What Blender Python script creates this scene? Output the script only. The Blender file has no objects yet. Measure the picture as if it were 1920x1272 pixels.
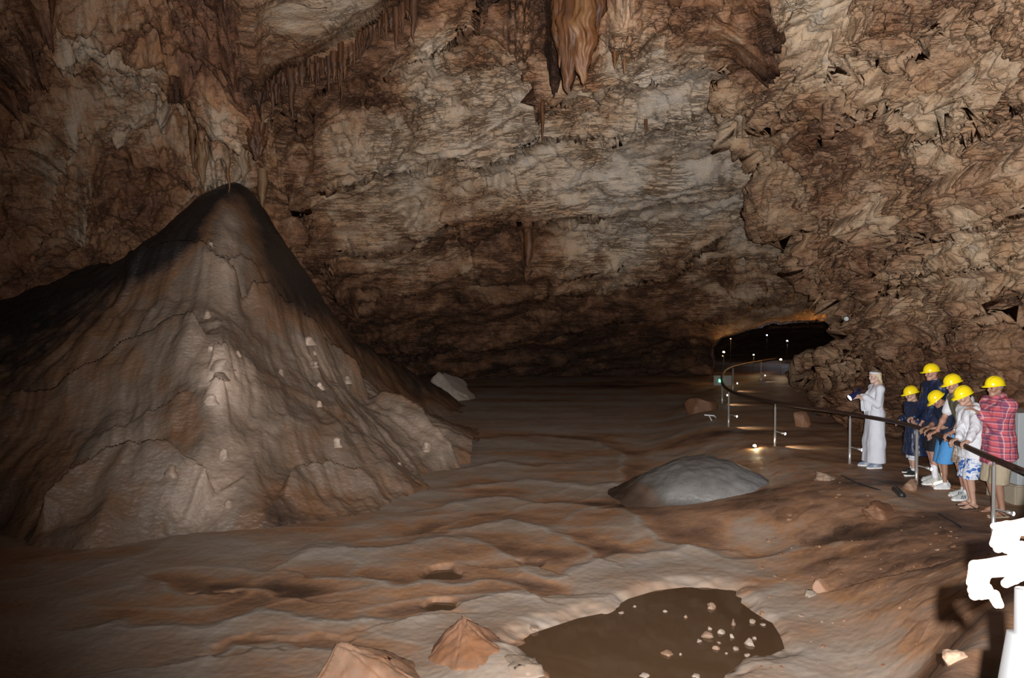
import bpy, bmesh, math, random
import numpy as np
from mathutils import Vector, Matrix
from mathutils.bvhtree import BVHTree

C = bpy.context.scene.collection
rnd = random.Random(7)

# ---------------------------------------------------------------- camera, world, flash, exposure
F_PX = 1470.0
PITCH = math.atan(36 / F_PX)              # horizon a little above the middle of the frame
cam_d = bpy.data.cameras.new('camera')
cam_d.sensor_width = 36.0
cam_d.lens = 36.0 * F_PX / 1920.0
cam_d.clip_start = 0.05
cam_d.clip_end = 300
cam = bpy.data.objects.new('camera', cam_d)
C.objects.link(cam)
cam.location = (0, 0, 0)
cam.rotation_euler = (math.pi / 2 - PITCH, 0, 0)
bpy.context.scene.camera = cam

world = bpy.data.worlds.new('cave_dark')
bpy.context.scene.world = world
world.use_nodes = True
world.node_tree.nodes['Background'].inputs[0].default_value = (0.10, 0.11, 0.14, 1)
world.node_tree.nodes['Background'].inputs[1].default_value = 0.02

# the photographer's flash, mounted above and to the right of the lens
fl = bpy.data.lights.new('camera_flash', 'SPOT')
fl.energy = 9500
fl.color = (1.0, 0.975, 0.95)
fl.spot_size = math.radians(100)
fl.spot_blend = 1.0
fl.shadow_soft_size = 0.012
flash = bpy.data.objects.new('camera_flash', fl)
C.objects.link(flash)
flash.location = (0.08, 0.0, 0.06)
flash.rotation_euler = Vector((0.15, 1.0, 0.11)).to_track_quat('-Z', 'Y').to_euler()

vs = bpy.context.scene.view_settings
vs.view_transform = 'Standard'
vs.look = 'None'
vs.gamma = 1.0
vs.exposure = 0.0
vs.use_curve_mapping = False

# ---------------------------------------------------------------- image pixel and chosen depth, through the camera model, to a point of the cave
CT, ST = math.cos(PITCH), math.sin(PITCH)
def P(px, py, D):
    """point at depth D metres seen at image pixel px, py (arrays allowed)"""
    u = (np.asarray(px, float) - 960) / F_PX
    v = (636 - np.asarray(py, float)) / F_PX
    y = CT + ST * v
    z = CT * v - ST
    D = np.asarray(D, float)
    return np.stack(np.broadcast_arrays(u / y * D, D, z / y * D), -1)
def Z_at(py, D): return float(P(960, py, D)[2])

# ---------------------------------------------------------------- noise on arrays of points
def _hash(ix, iy, iz, seed):
    n = (ix.astype(np.uint32) * np.uint32(374761393) + iy.astype(np.uint32) * np.uint32(668265263)
         + iz.astype(np.uint32) * np.uint32(2246822519) + np.uint32((seed * 3266489917) & 0xFFFFFFFF))
    n = (n ^ (n >> np.uint32(15))) * np.uint32(2246822519)
    n = (n ^ (n >> np.uint32(13))) * np.uint32(3266489917)
    return n ^ (n >> np.uint32(16))
_G = np.random.RandomState(3).normal(size=(64, 3)); _G /= np.linalg.norm(_G, axis=1)[:, None]; _G = _G.astype(np.float32)
def perlin(p, seed=0):
    p = np.asarray(p, np.float32); sh = p.shape[:-1]; p = p.reshape(-1, 3)
    i = np.floor(p).astype(np.int64); f = p - i
    w = f * f * f * (f * (f * 6 - 15) + 10)
    out = np.zeros(len(p), np.float32)
    for dx in (0, 1):
        wx = w[:, 0] if dx else 1 - w[:, 0]
        for dy in (0, 1):
            wy = w[:, 1] if dy else 1 - w[:, 1]
            for dz in (0, 1):
                wz = w[:, 2] if dz else 1 - w[:, 2]
                g = _G[_hash(i[:, 0] + dx, i[:, 1] + dy, i[:, 2] + dz, seed) & np.uint32(63)]
                out += wx * wy * wz * (g[:, 0] * (f[:, 0] - dx) + g[:, 1] * (f[:, 1] - dy) + g[:, 2] * (f[:, 2] - dz))
    return (out * 1.6).reshape(sh)
def fbm(p, o=4, seed=0, gain=.5):
    s, a, t = 0, 1.0, 0
    p = np.asarray(p, np.float32)
    for k in range(o):
        s = s + a * perlin(p * 2.03 ** k + 17.3 * k, seed + k); t += a; a *= gain
    return s / t * 1.5
def ridged(p, o=4, seed=0, gain=.5):
    s, a, t = 0, 1.0, 0
    p = np.asarray(p, np.float32)
    for k in range(o):
        s = s + a * (1 - np.abs(perlin(p * 2.03 ** k + 9.1 * k, seed + k)) * 2.2); t += a; a *= gain
    return s / t
def worley(p, seed=0):
    """F1, F2 and a random number of the nearest cell"""
    p = np.asarray(p, np.float32); sh = p.shape[:-1]; p = p.reshape(-1, 3)
    i = np.floor(p).astype(np.int64)
    f1 = np.full(len(p), 9., np.float32); f2 = f1.copy(); cid = np.zeros(len(p), np.float32)
    for dx in (-1, 0, 1):
        for dy in (-1, 0, 1):
            for dz in (-1, 0, 1):
                c = i + (dx, dy, dz)
                h = _hash(c[:, 0], c[:, 1], c[:, 2], seed)
                q = np.stack([(h & np.uint32(255)), ((h >> np.uint32(8)) & np.uint32(255)), ((h >> np.uint32(16)) & np.uint32(255))], -1).astype(np.float32) / 255
                d = np.sqrt((((c + q).astype(np.float32) - p) ** 2).sum(-1))
                nf2 = np.where(d < f1, f1, np.minimum(f2, d))
                cid = np.where(d < f1, ((h >> np.uint32(20)) & np.uint32(1023)).astype(np.float32) / 1023, cid)
                f1 = np.minimum(f1, d); f2 = nf2
    return f1.reshape(sh), f2.reshape(sh), cid.reshape(sh)
def sstep(a, b, x):
    t = np.clip((x - a) / (b - a), 0, 1); return t * t * (3 - 2 * t)
def tps(xy, val, smooth=0.0):
    """thin-plate spline through scattered values"""
    xy = np.asarray(xy, float); val = np.asarray(val, float); n = len(xy)
    def phi(r2): return np.where(r2 > 0, .5 * r2 * np.log(np.maximum(r2, 1e-12)), 0)
    K = phi(((xy[:, None] - xy[None]) ** 2).sum(-1)) + smooth * np.eye(n)
    Q = np.concatenate([np.ones((n, 1)), xy], 1)
    A = np.block([[K, Q], [Q.T, np.zeros((3, 3))]])
    s = np.linalg.solve(A, np.concatenate([val, np.zeros(3)]))
    def ev(x, y):
        x = np.asarray(x, float); y = np.asarray(y, float); o = s[n] + s[n + 1] * x + s[n + 2] * y
        for k in range(n):
            o = o + s[k] * phi((x - xy[k, 0]) ** 2 + (y - xy[k, 1]) ** 2)
        return o
    return ev
def poly_sd(x, y, poly):
    """signed distance to a closed polygon, negative inside"""
    poly = np.asarray(poly, float); d = np.full(np.shape(x), 1e9); ins = np.zeros(np.shape(x), bool)
    for k in range(len(poly)):
        a, b = poly[k], poly[(k + 1) % len(poly)]
        e = b - a; t = np.clip(((x - a[0]) * e[0] + (y - a[1]) * e[1]) / (e @ e), 0, 1)
        d = np.minimum(d, np.hypot(x - a[0] - t * e[0], y - a[1] - t * e[1]))
        if a[1] != b[1]:
            c = (a[1] > y) != (b[1] > y)
            ins ^= c & (x < (b[0] - a[0]) * (y - a[1]) / (b[1] - a[1]) + a[0])
    return np.where(ins, -d, d)
def line_d(x, y, pts):
    """distance to an open polyline and the side (+ on its left)"""
    pts = np.asarray(pts, float); d = np.full(np.shape(x), 1e9); sd = np.zeros(np.shape(x)); tt = np.zeros(np.shape(x))
    for k in range(len(pts) - 1):
        a, b = pts[k], pts[k + 1]; e = b - a
        t = np.clip(((x - a[0]) * e[0] + (y - a[1]) * e[1]) / (e @ e), 0, 1)
        q = np.hypot(x - a[0] - t * e[0], y - a[1] - t * e[1])
        s = np.sign(e[0] * (y - a[1]) - e[1] * (x - a[0]))
        m = q < d
        d = np.where(m, q, d); sd = np.where(m, s, sd); tt = np.where(m, k + t, tt)
    return d, sd, tt

# ---------------------------------------------------------------- objects
def grid_quads(nr, nc, mask=None):
    a = np.arange(nr * nc).reshape(nr, nc)
    q = np.stack([a[:-1, :-1], a[1:, :-1], a[1:, 1:], a[:-1, 1:]], -1)
    if mask is not None: q = q[mask]
    return q.reshape(-1, 4)
def mesh_np(name, V, Q, mat, attrs=None, smooth=True, parent=None):
    V = np.asarray(V, np.float32).reshape(-1, 3); Q = np.asarray(Q, np.int32)
    used = np.zeros(len(V), bool); used[Q.ravel()] = True
    if not used.all():
        m = np.cumsum(used) - 1; Q = m[Q].astype(np.int32); V = V[used]
        attrs = {k: np.asarray(v).ravel()[used] for k, v in (attrs or {}).items()}
    k = Q.shape[1]
    me = bpy.data.meshes.new(name)
    me.vertices.add(len(V)); me.vertices.foreach_set('co', V.ravel())
    me.loops.add(Q.size); me.loops.foreach_set('vertex_index', Q.ravel())
    me.polygons.add(len(Q)); me.polygons.foreach_set('loop_start', np.arange(0, Q.size, k, dtype=np.int32))
    if smooth: me.polygons.foreach_set('use_smooth', np.ones(len(Q), bool))
    me.update(calc_edges=True)
    for n, v in (attrs or {}).items():
        at = me.attributes.new(n, 'FLOAT', 'POINT'); at.data.foreach_set('value', np.asarray(v, np.float32).ravel())
    if mat: me.materials.append(mat)
    o = bpy.data.objects.new(name, me); C.objects.link(o)
    if parent: o.parent = parent
    return o
def obj(name, bm, mat, parent=None, smooth=True, loc=None):
    me = bpy.data.meshes.new(name); bm.normal_update(); bm.to_mesh(me); bm.free()
    if smooth: me.polygons.foreach_set('use_smooth', np.ones(len(me.polygons), bool))
    if mat: me.materials.append(mat)
    o = bpy.data.objects.new(name, me); C.objects.link(o)
    if parent: o.parent = parent
    if loc is not None: o.location = loc
    return o
def tag(o, label=None, cat=None, group=None, kind=None):
    if label: o['label'] = label
    if cat: o['category'] = cat
    if group: o['group'] = group
    if kind: o['kind'] = kind
    return o
def empty(name, loc, rz=0.0):
    o = bpy.data.objects.new(name, None); C.objects.link(o); o.empty_display_size = .2
    o.location = loc; o.rotation_euler = (0, 0, rz); return o
def dup(o, parent=None):
    c = o.copy(); C.objects.link(c); c.parent = parent
    for ch in list(o.children): dup(ch, c)
    return c
def add_tube(bm, pts, r, seg=10, cap=True):
    pts = [Vector(p) for p in pts]
    rr = r if isinstance(r, (list, tuple)) else [r] * len(pts)
    rings = []; up = None
    for i, p in enumerate(pts):
        t = (pts[min(i + 1, len(pts) - 1)] - pts[max(i - 1, 0)]).normalized()
        if up is None:
            up = Vector((0, 0, 1)) if abs(t.z) < .9 else Vector((1, 0, 0))
        s = t.cross(up).normalized(); up = s.cross(t).normalized()
        rings.append([bm.verts.new(p + (s * math.cos(a) + up * math.sin(a)) * rr[i]) for a in [2 * math.pi * k / seg for k in range(seg)]])
    for a, b in zip(rings, rings[1:]):
        for k in range(seg):
            bm.faces.new((a[k], a[(k + 1) % seg], b[(k + 1) % seg], b[k]))
    if cap:
        bm.faces.new(rings[0][::-1]); bm.faces.new(rings[-1])
def add_lathe(bm, prof, seg=24, axis_pt=(0, 0, 0)):
    ax = Vector(axis_pt); rings = []
    for r, z in prof:
        rings.append([bm.verts.new(ax + Vector((r * math.cos(2 * math.pi * k / seg), r * math.sin(2 * math.pi * k / seg), z))) for k in range(seg)])
    for a, b in zip(rings, rings[1:]):
        for k in range(seg): bm.faces.new((a[k], a[(k + 1) % seg], b[(k + 1) % seg], b[k]))
    bm.faces.new(rings[0][::-1]); bm.faces.new(rings[-1])
def add_box(bm, lo, hi, bev=0.0):
    r = bmesh.ops.create_cube(bm, size=1.0)
    lo, hi = Vector(lo), Vector(hi)
    for v in r['verts']:
        v.co = Vector([(lo[i] + hi[i]) / 2 + v.co[i] * (hi[i] - lo[i]) for i in range(3)])
    if bev:
        es = list({e for v in r['verts'] for e in v.link_edges})
        bmesh.ops.bevel(bm, geom=es, offset=bev, segments=2, affect='EDGES')

# ---------------------------------------------------------------- materials
class NT:
    """small node-tree helper"""
    def __init__(s, name):
        s.m = bpy.data.materials.new(name); s.m.use_nodes = True; s.t = s.m.node_tree
        s.b = s.t.nodes['Principled BSDF']
    def n(s, kind, **kw):
        nd = s.t.nodes.new(kind)
        for k, v in kw.items():
            if k.startswith('i_'):
                key = k[2:]; key = int(key) if key.isdigit() else key
                if isinstance(v, bpy.types.NodeSocket): s.t.links.new(v, nd.inputs[key])
                else: nd.inputs[key].default_value = v
            else: setattr(nd, k, v)
        return nd
    def math(s, op, a, b=None, c=None, clamp=False):
        nd = s.t.nodes.new('ShaderNodeMath'); nd.operation = op; nd.use_clamp = clamp
        for i, v in enumerate((a, b, c)):
            if v is None: continue
            if isinstance(v, bpy.types.NodeSocket): s.t.links.new(v, nd.inputs[i])
            else: nd.inputs[i].default_value = v
        return nd.outputs[0]
    def mix(s, f, a, b):
        nd = s.t.nodes.new('ShaderNodeMix'); nd.data_type = 'RGBA'
        for i, v in ((0, f), (6, a), (7, b)):
            if isinstance(v, bpy.types.NodeSocket): s.t.links.new(v, nd.inputs[i])
            else: nd.inputs[i].default_value = v if i == 0 else (*v, 1) if len(v) == 3 else v
        return nd.outputs[2]
    def ramp(s, f, stops, interp='LINEAR'):
        nd = s.t.nodes.new('ShaderNodeValToRGB'); cr = nd.color_ramp; cr.interpolation = interp
        while len(cr.elements) < len(stops): cr.elements.new(.5)
        for e, (p, c) in zip(cr.elements, stops):
            e.position = p; e.color = (*c, 1) if len(c) == 3 else c
        s.t.links.new(f, nd.inputs[0]); return nd.outputs[0]
    def link(s, a, b): s.t.links.new(a, b)
    def bsdf(s, **kw):
        for k, v in kw.items():
            k = k.replace('_', ' ')
            if isinstance(v, bpy.types.NodeSocket): s.t.links.new(v, s.b.inputs[k])
            else: s.b.inputs[k].default_value = v
        return s.m
def noise(t, scale, detail=6, rough=.6, vec=None, dist=0.0):
    nd = t.n('ShaderNodeTexNoise'); nd.inputs['Scale'].default_value = scale
    nd.inputs['Detail'].default_value = detail; nd.inputs['Roughness'].default_value = rough
    nd.inputs['Distortion'].default_value = dist
    if vec is not None: t.link(vec, nd.inputs['Vector'])
    return nd.outputs['Fac']
def plain(name, col, rough=.6, metal=0.0, spec=.5, bump=0.0, bscale=60):
    t = NT(name)
    t.bsdf(Base_Color=(*col, 1), Roughness=rough, Metallic=metal)
    t.b.inputs['Specular IOR Level'].default_value = spec
    if bump:
        pos = t.n('ShaderNodeTexCoord').outputs['Object']
        b = t.n('ShaderNodeBump', i_Strength=bump, i_Distance=.01); t.link(noise(t, bscale, 4, .6, pos), b.inputs['Height'])
        t.link(b.outputs[0], t.b.inputs['Normal'])
    return t.m
def glow(name, col, strength, base=(.8, .8, .8)):
    t = NT(name)
    t.bsdf(Base_Color=(*base, 1), Emission_Color=(*col, 1), Emission_Strength=strength)
    return t.m
def rock_mat(name, stops, nscale=(0.9, 4.0, 16.0), amt=(.35, .3, .18), rough=(.55, .85), bump=.6, crack=1.0, stretch=(1, 1, 1), spec=.3, vein=0.0, bdist=.05, mott=.35, sat=.95, dip=.14, fine=0.0, vsc=1.3, lw=(30.0, 26.0)):
    """rock coloured by a ramp over its 'stain' value broken up by noise of three sizes"""
    t = NT(name)
    pos = t.n('ShaderNodeNewGeometry').outputs['Position']
    mp = t.n('ShaderNodeMapping'); mp.inputs['Scale'].default_value = stretch; t.link(pos, mp.inputs['Vector']); v = mp.outputs[0]
    st = t.n('ShaderNodeAttribute', attribute_name='stain').outputs['Fac']
    f = st
    n1 = noise(t, nscale[0], 5, .6, v, .4); n2 = noise(t, nscale[1], 6, .65, v); n3 = noise(t, nscale[2], 5, .7, v)
    for nn, a in ((n1, amt[0]), (n2, amt[1]), (n3, amt[2])):
        f = t.math('ADD', f, t.math('MULTIPLY', t.math('SUBTRACT', nn, .5), a * 2))
    f = t.math('ADD', f, 0.0, clamp=True)
    col = t.ramp(f, stops)
    # grey / ochre mineral mottling
    n4 = noise(t, 2.3, 6, .62, v)
    hs = t.n('ShaderNodeHueSaturation'); t.link(col, hs.inputs['Color'])
    t.link(t.math('ADD', sat - .25, t.math('MULTIPLY', n4, .5)), hs.inputs['Saturation'])
    t.link(t.math('ADD', 1 - mott, t.math('MULTIPLY', n2, mott * 2)), hs.inputs['Value'])
    col = hs.outputs[0]
    hgt = t.math('ADD', t.math('MULTIPLY', n3, .5), t.math('MULTIPLY', n2, 1.0))
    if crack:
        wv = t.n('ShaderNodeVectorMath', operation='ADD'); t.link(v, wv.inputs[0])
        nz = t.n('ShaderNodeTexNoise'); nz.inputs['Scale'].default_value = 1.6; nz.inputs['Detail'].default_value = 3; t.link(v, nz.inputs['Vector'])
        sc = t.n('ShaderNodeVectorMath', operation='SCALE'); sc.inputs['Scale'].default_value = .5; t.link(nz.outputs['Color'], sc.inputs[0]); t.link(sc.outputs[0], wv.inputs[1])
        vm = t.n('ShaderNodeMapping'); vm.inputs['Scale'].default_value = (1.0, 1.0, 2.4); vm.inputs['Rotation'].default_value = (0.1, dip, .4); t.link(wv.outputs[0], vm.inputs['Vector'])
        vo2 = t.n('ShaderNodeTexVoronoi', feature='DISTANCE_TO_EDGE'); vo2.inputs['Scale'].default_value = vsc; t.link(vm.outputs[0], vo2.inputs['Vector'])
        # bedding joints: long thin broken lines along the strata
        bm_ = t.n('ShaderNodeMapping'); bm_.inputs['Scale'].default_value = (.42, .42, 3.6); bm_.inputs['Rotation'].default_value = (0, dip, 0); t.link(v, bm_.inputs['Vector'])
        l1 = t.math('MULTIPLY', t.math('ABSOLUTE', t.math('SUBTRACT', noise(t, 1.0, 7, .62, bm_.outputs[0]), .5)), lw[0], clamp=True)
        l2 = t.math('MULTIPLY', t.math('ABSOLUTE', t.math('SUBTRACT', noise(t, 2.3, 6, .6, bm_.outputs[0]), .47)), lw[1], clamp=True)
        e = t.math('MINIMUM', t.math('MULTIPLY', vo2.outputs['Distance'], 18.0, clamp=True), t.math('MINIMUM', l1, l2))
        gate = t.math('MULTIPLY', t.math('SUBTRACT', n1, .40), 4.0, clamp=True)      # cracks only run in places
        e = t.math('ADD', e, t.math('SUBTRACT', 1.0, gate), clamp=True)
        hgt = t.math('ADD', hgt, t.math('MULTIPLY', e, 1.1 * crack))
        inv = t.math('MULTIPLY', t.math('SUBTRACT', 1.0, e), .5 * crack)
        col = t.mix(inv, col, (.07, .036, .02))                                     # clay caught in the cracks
    if fine:                                                                        # little gours, like goose flesh
        fm = t.n('ShaderNodeMapping'); fm.inputs['Scale'].default_value = (1, 1, 1.8); t.link(pos, fm.inputs['Vector'])
        fv = t.n('ShaderNodeTexVoronoi'); fv.inputs['Scale'].default_value = 11; t.link(fm.outputs[0], fv.inputs['Vector'])
        hgt = t.math('ADD', hgt, t.math('MULTIPLY', fv.outputs['Distance'], fine))
    b = t.n('ShaderNodeBump', i_Strength=bump, i_Distance=bdist); t.link(hgt, b.inputs['Height']); t.link(b.outputs[0], t.b.inputs['Normal'])
    r = t.math('ADD', rough[0], t.math('MULTIPLY', n2, rough[1] - rough[0]))
    t.bsdf(Base_Color=col, Roughness=r)
    t.b.inputs['Specular IOR Level'].default_value = spec
    return t.m
# ================================================================ cave shell
STEP = 2.4
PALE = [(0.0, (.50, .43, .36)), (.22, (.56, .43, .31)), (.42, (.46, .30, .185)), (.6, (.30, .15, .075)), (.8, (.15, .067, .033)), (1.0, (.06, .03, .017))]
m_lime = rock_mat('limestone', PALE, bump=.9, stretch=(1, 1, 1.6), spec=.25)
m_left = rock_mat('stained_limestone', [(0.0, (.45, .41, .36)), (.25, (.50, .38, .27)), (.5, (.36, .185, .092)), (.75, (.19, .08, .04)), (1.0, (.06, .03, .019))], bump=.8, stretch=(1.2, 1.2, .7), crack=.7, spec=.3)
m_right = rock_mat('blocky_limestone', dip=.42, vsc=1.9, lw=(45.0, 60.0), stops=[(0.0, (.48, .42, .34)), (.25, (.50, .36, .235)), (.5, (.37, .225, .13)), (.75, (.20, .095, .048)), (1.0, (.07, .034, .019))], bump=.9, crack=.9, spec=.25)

def structure(o): o['kind'] = 'structure'; return o

# depths of roof and walls guessed at image pixels (px, py, metres)
SH = [(-420,-420,9),(0,-420,9),(500,-420,9.5),(1000,-420,9),(1500,-420,9.5),(1780,-420,10),
      (-420,0,11),(-420,300,13.5),(-420,560,15),(-420,820,16),
      (0,0,13),(0,150,15),(0,300,17),(0,450,18),(0,580,18.5),(0,800,19),
      (150,60,14.5),(150,250,18),(150,420,19.5),(150,520,20.5),(150,800,22),
      (280,100,15.5),(280,300,19),(280,450,20.5),(280,800,23),
      (380,60,14.6),(420,180,17),(400,300,19.5),(430,420,21),(430,800,24),
      (480,60,15),(600,20,14.3),(600,100,16.4),(480,135,16.9),(720,20,15),
      (560,260,19.5),(560,400,22),(600,560,25),(600,800,28),
      (700,140,17.2),(800,60,14.8),(700,300,20.5),(760,400,22.5),(720,500,25),(740,620,30),(740,800,33),
      (900,-60,12.5),(900,60,14.6),(900,180,17.2),(900,300,19.6),(900,420,22.5),(900,520,26),(900,600,31.5),(900,700,36),(900,820,37),
      (1080,0,13.2),(1080,150,16.2),(1080,300,19.4),(1080,430,23),(1080,520,27),(1080,600,32.5),(1080,690,37),(1080,820,38),
      (1250,0,13),(1250,150,15.6),(1250,300,19.5),(1250,420,23.5),(1250,520,27.5),(1250,600,32.5),(1250,680,37),(1250,820,38),
      (1400,0,13.6),(1400,200,17.2),(1400,330,21.5),(1400,440,25),(1400,540,28.5),(1400,605,32.5),(1400,680,37),(1400,820,38),
      (1550,0,15),(1550,200,19),(1550,330,22.5),(1550,440,25.5),(1550,540,28.5),(1550,590,30.5),(1550,680,37),(1550,820,38),
      (1780,0,17),(1780,300,22),(1780,560,28),(1780,680,37),(1780,820,38)]
SH = np.array(SH, float)
depth = tps(SH[:, :2] / 500, SH[:, 2], .01)
# how rust-stained the rock is, set at image pixels in the same way
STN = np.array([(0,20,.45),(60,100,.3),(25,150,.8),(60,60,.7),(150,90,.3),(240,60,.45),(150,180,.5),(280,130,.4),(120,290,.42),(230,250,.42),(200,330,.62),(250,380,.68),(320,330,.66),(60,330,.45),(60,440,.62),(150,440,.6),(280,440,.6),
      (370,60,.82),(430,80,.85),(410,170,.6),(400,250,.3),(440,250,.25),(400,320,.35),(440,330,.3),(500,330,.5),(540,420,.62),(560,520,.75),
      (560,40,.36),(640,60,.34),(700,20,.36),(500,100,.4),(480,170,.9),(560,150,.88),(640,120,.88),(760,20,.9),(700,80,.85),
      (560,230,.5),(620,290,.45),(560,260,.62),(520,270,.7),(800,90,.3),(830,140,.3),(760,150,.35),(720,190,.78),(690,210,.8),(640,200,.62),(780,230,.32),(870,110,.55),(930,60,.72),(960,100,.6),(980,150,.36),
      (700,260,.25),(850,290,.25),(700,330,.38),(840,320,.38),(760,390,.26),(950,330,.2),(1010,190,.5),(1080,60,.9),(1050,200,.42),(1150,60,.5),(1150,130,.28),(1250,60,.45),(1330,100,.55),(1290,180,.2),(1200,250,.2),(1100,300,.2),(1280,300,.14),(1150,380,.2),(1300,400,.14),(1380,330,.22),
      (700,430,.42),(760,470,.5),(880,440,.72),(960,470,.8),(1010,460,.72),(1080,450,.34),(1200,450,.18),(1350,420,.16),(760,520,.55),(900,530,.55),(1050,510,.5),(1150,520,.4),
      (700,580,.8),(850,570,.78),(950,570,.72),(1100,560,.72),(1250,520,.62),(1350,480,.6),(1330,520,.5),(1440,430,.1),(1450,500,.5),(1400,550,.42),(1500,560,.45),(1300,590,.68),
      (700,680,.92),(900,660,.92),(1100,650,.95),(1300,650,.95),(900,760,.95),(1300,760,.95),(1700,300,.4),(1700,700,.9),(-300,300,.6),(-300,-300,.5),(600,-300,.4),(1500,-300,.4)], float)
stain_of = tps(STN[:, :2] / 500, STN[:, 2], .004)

def normals(V):
    du = np.gradient(V, axis=1); dv = np.gradient(V, axis=0)
    n = np.cross(du, dv); n /= np.linalg.norm(n, axis=-1)[..., None] + 1e-9
    s = np.sign((n * -V).sum(-1)); s[s == 0] = 1
    return n * s[..., None]

def strata(p, dip, period, sharp, seed, warp=.35):
    """stepped ledges along tilted beds: 0..1, rises slowly and breaks off"""
    b = p @ np.array(dip)
    b = b / period + warp * fbm(p * .35 / max(period, .3), 3, seed)
    k = np.floor(b); t = b - k
    r = (_hash(k.astype(np.int64), (k * 0).astype(np.int64), (k * 0 + seed).astype(np.int64), seed) & np.uint32(255)).astype(np.float32) / 255
    return np.where(t < sharp, t / sharp, (1 - t) / (1 - sharp)) * (.35 + .9 * r)

px1 = np.arange(-420, 1780 + STEP, STEP); py1 = np.arange(-420, 800 + STEP, STEP)
# coarser outside the frame
px1 = np.concatenate([np.arange(-420, -20, 14), np.arange(-20, 1620, STEP), np.arange(1620, 1781, 14)])
py1 = np.concatenate([np.arange(-420, -20, 14), np.arange(-20, 735, STEP), np.arange(735, 830, 8)])
PX, PY = np.meshgrid(px1, py1)
D = depth(PX / 500, PY / 500)
# the ledge that carries the stalactite curtain: roof in front of it hangs lower
LEDGE = [(455,-300),(462,60),(470,142),(540,120),(600,95),(650,60),(700,30),(760,-5),(800,-40),(830,-420)]
ld = poly_sd(PX, PY, [(455,-420)] + LEDGE[1:] )
D = D - 1.3 * sstep(6, -8, ld)
# upper ledge lines of the roof
for pts, amp, wid in (([(560,205),(600,182),(640,170),(720,152),(760,130),(850,100),(900,70),(930,0)], 1.0, 60),
                      ([(620,345),(760,330),(800,300),(900,335),(1010,290),(1100,270)], .7, 50),
                      ([(640,450),(760,445),(800,430),(900,440),(1040,432),(1160,415),(1300,385),(1420,352)], .8, 45),
                      ([(1060,560),(1160,525),(1250,498),(1330,465),(1420,428),(1470,420)], 1.1, 50),
                      ([(1100,620),(1240,592),(1350,575),(1440,555),(1560,535)], .9, 40),
                      ([(680,540),(800,535),(900,525),(1040,520),(1110,500)], .9, 40),
                      ([(1010,160),(1120,180),(1230,190),(1340,165)], .5, 40)):
    d_, s_, t_ = line_d(PX, PY + 6 * fbm(np.stack([PX / 60, PY / 60, PX * 0], -1), 3, 5), pts)
    above = s_ * (1 if pts[-1][0] > pts[0][0] else -1) < 0      # picture y runs down
    D = D - amp * np.where(above, np.exp(-(d_ / wid) ** 2), np.exp(-(d_ / 3.0) ** 2))
# the passage that leads on behind the right-hand wall
HOLE = [(1338,652),(1352,636),(1372,628),(1400,618),(1440,607),(1500,604),(1552,602),(1640,598),(1720,600),(1760,760),(1346,760),(1334,720),(1342,690)]
hs = poly_sd(PX, PY + 2.5 * fbm(np.stack([PX / 25, PY / 25, PX * 0], -1), 3, 8), HOLE)
lipd = np.interp(PX, [1400, 1440, 1500, 1552, 1700], [0, 4, 13, 20, 22])     # underside of the lip recedes
hm = sstep(2.0, -5.0, hs)
D = D + 3.2 * np.clip(1 - np.clip(hs, 0, 99) / (lipd + .01), 0, 1) * (PY < 612) * (PX > 1400)
D = D + hm * (18 + 8 * sstep(0, -60, hs))
V = P(PX, PY, D)
Nn = normals(V)
p = V.astype(np.float32)
# regional weights
wl = sstep(620, 430, PX + .25 * (PY - 250))                       # left wall: flowstone, draperies
wc = 1 - wl
wsmooth = sstep(30, -30, ld)                                      # the smooth grey roof patch
far = np.clip(D / 19, .7, 1.8)
dipc = (-.14, .05, 1.0)
disp = (.42 * strata(p, dipc, 1.5, .8, 11) + .30 * strata(p, dipc, .62, .75, 12) + .12 * strata(p, dipc, .23, .7, 13) - .42)
pb = (p @ np.array([[1, 0, .14], [0, 1, 0], [-.14, 0, 1]], np.float32)) * np.array([1.1, 1.1, 2.0], np.float32)
pbw = pb + .5 * np.stack([fbm(pb * .8, 3, 31), fbm(pb * .8, 3, 32), fbm(pb * .8, 3, 33)], -1)
f1, f2, cid = worley(pbw * .9, 4)
blk = (cid - .5) * .34 - .16 * sstep(.10, 0, f2 - f1)
f1b, f2b, cidb = worley(pbw * 2.6, 5)
blk2 = (cidb - .5) * .13 - .06 * sstep(.10, 0, f2b - f1b)
rough_c = .10 + .9 * sstep(-.25, .35, fbm(p * .28, 3, 40))
slab = sstep(1060, 1250, PX) * sstep(230, 330, PY) * sstep(520, 440, PY)   # clean bedding planes right of the middle
dc = disp * 1.15 * (1 - .3 * slab) + (blk + blk2) * rough_c * .8 * (1 - .6 * slab) + .4 * fbm(p * .33, 4, 41) + .07 * fbm(p * 3.5, 4, 42)
flow = ridged(p * np.array([.9, .9, .16], np.float32), 4, 51)
dl = .55 * (flow - .5) + .65 * fbm(p * .45, 4, 52) + .22 * ridged(p * np.array([2.2, 2.2, 1.1], np.float32), 4, 53) + .10 * fbm(p * 3.2, 4, 54) + (blk * .8 + blk2) * sstep(-.1, .3, fbm(p * .4, 2, 55)) - .25
ds = .12 * fbm(p * .8, 5, 61)
dd = wc * dc + wl * dl
dd = dd * (1 - wsmooth) + ds * wsmooth
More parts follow.
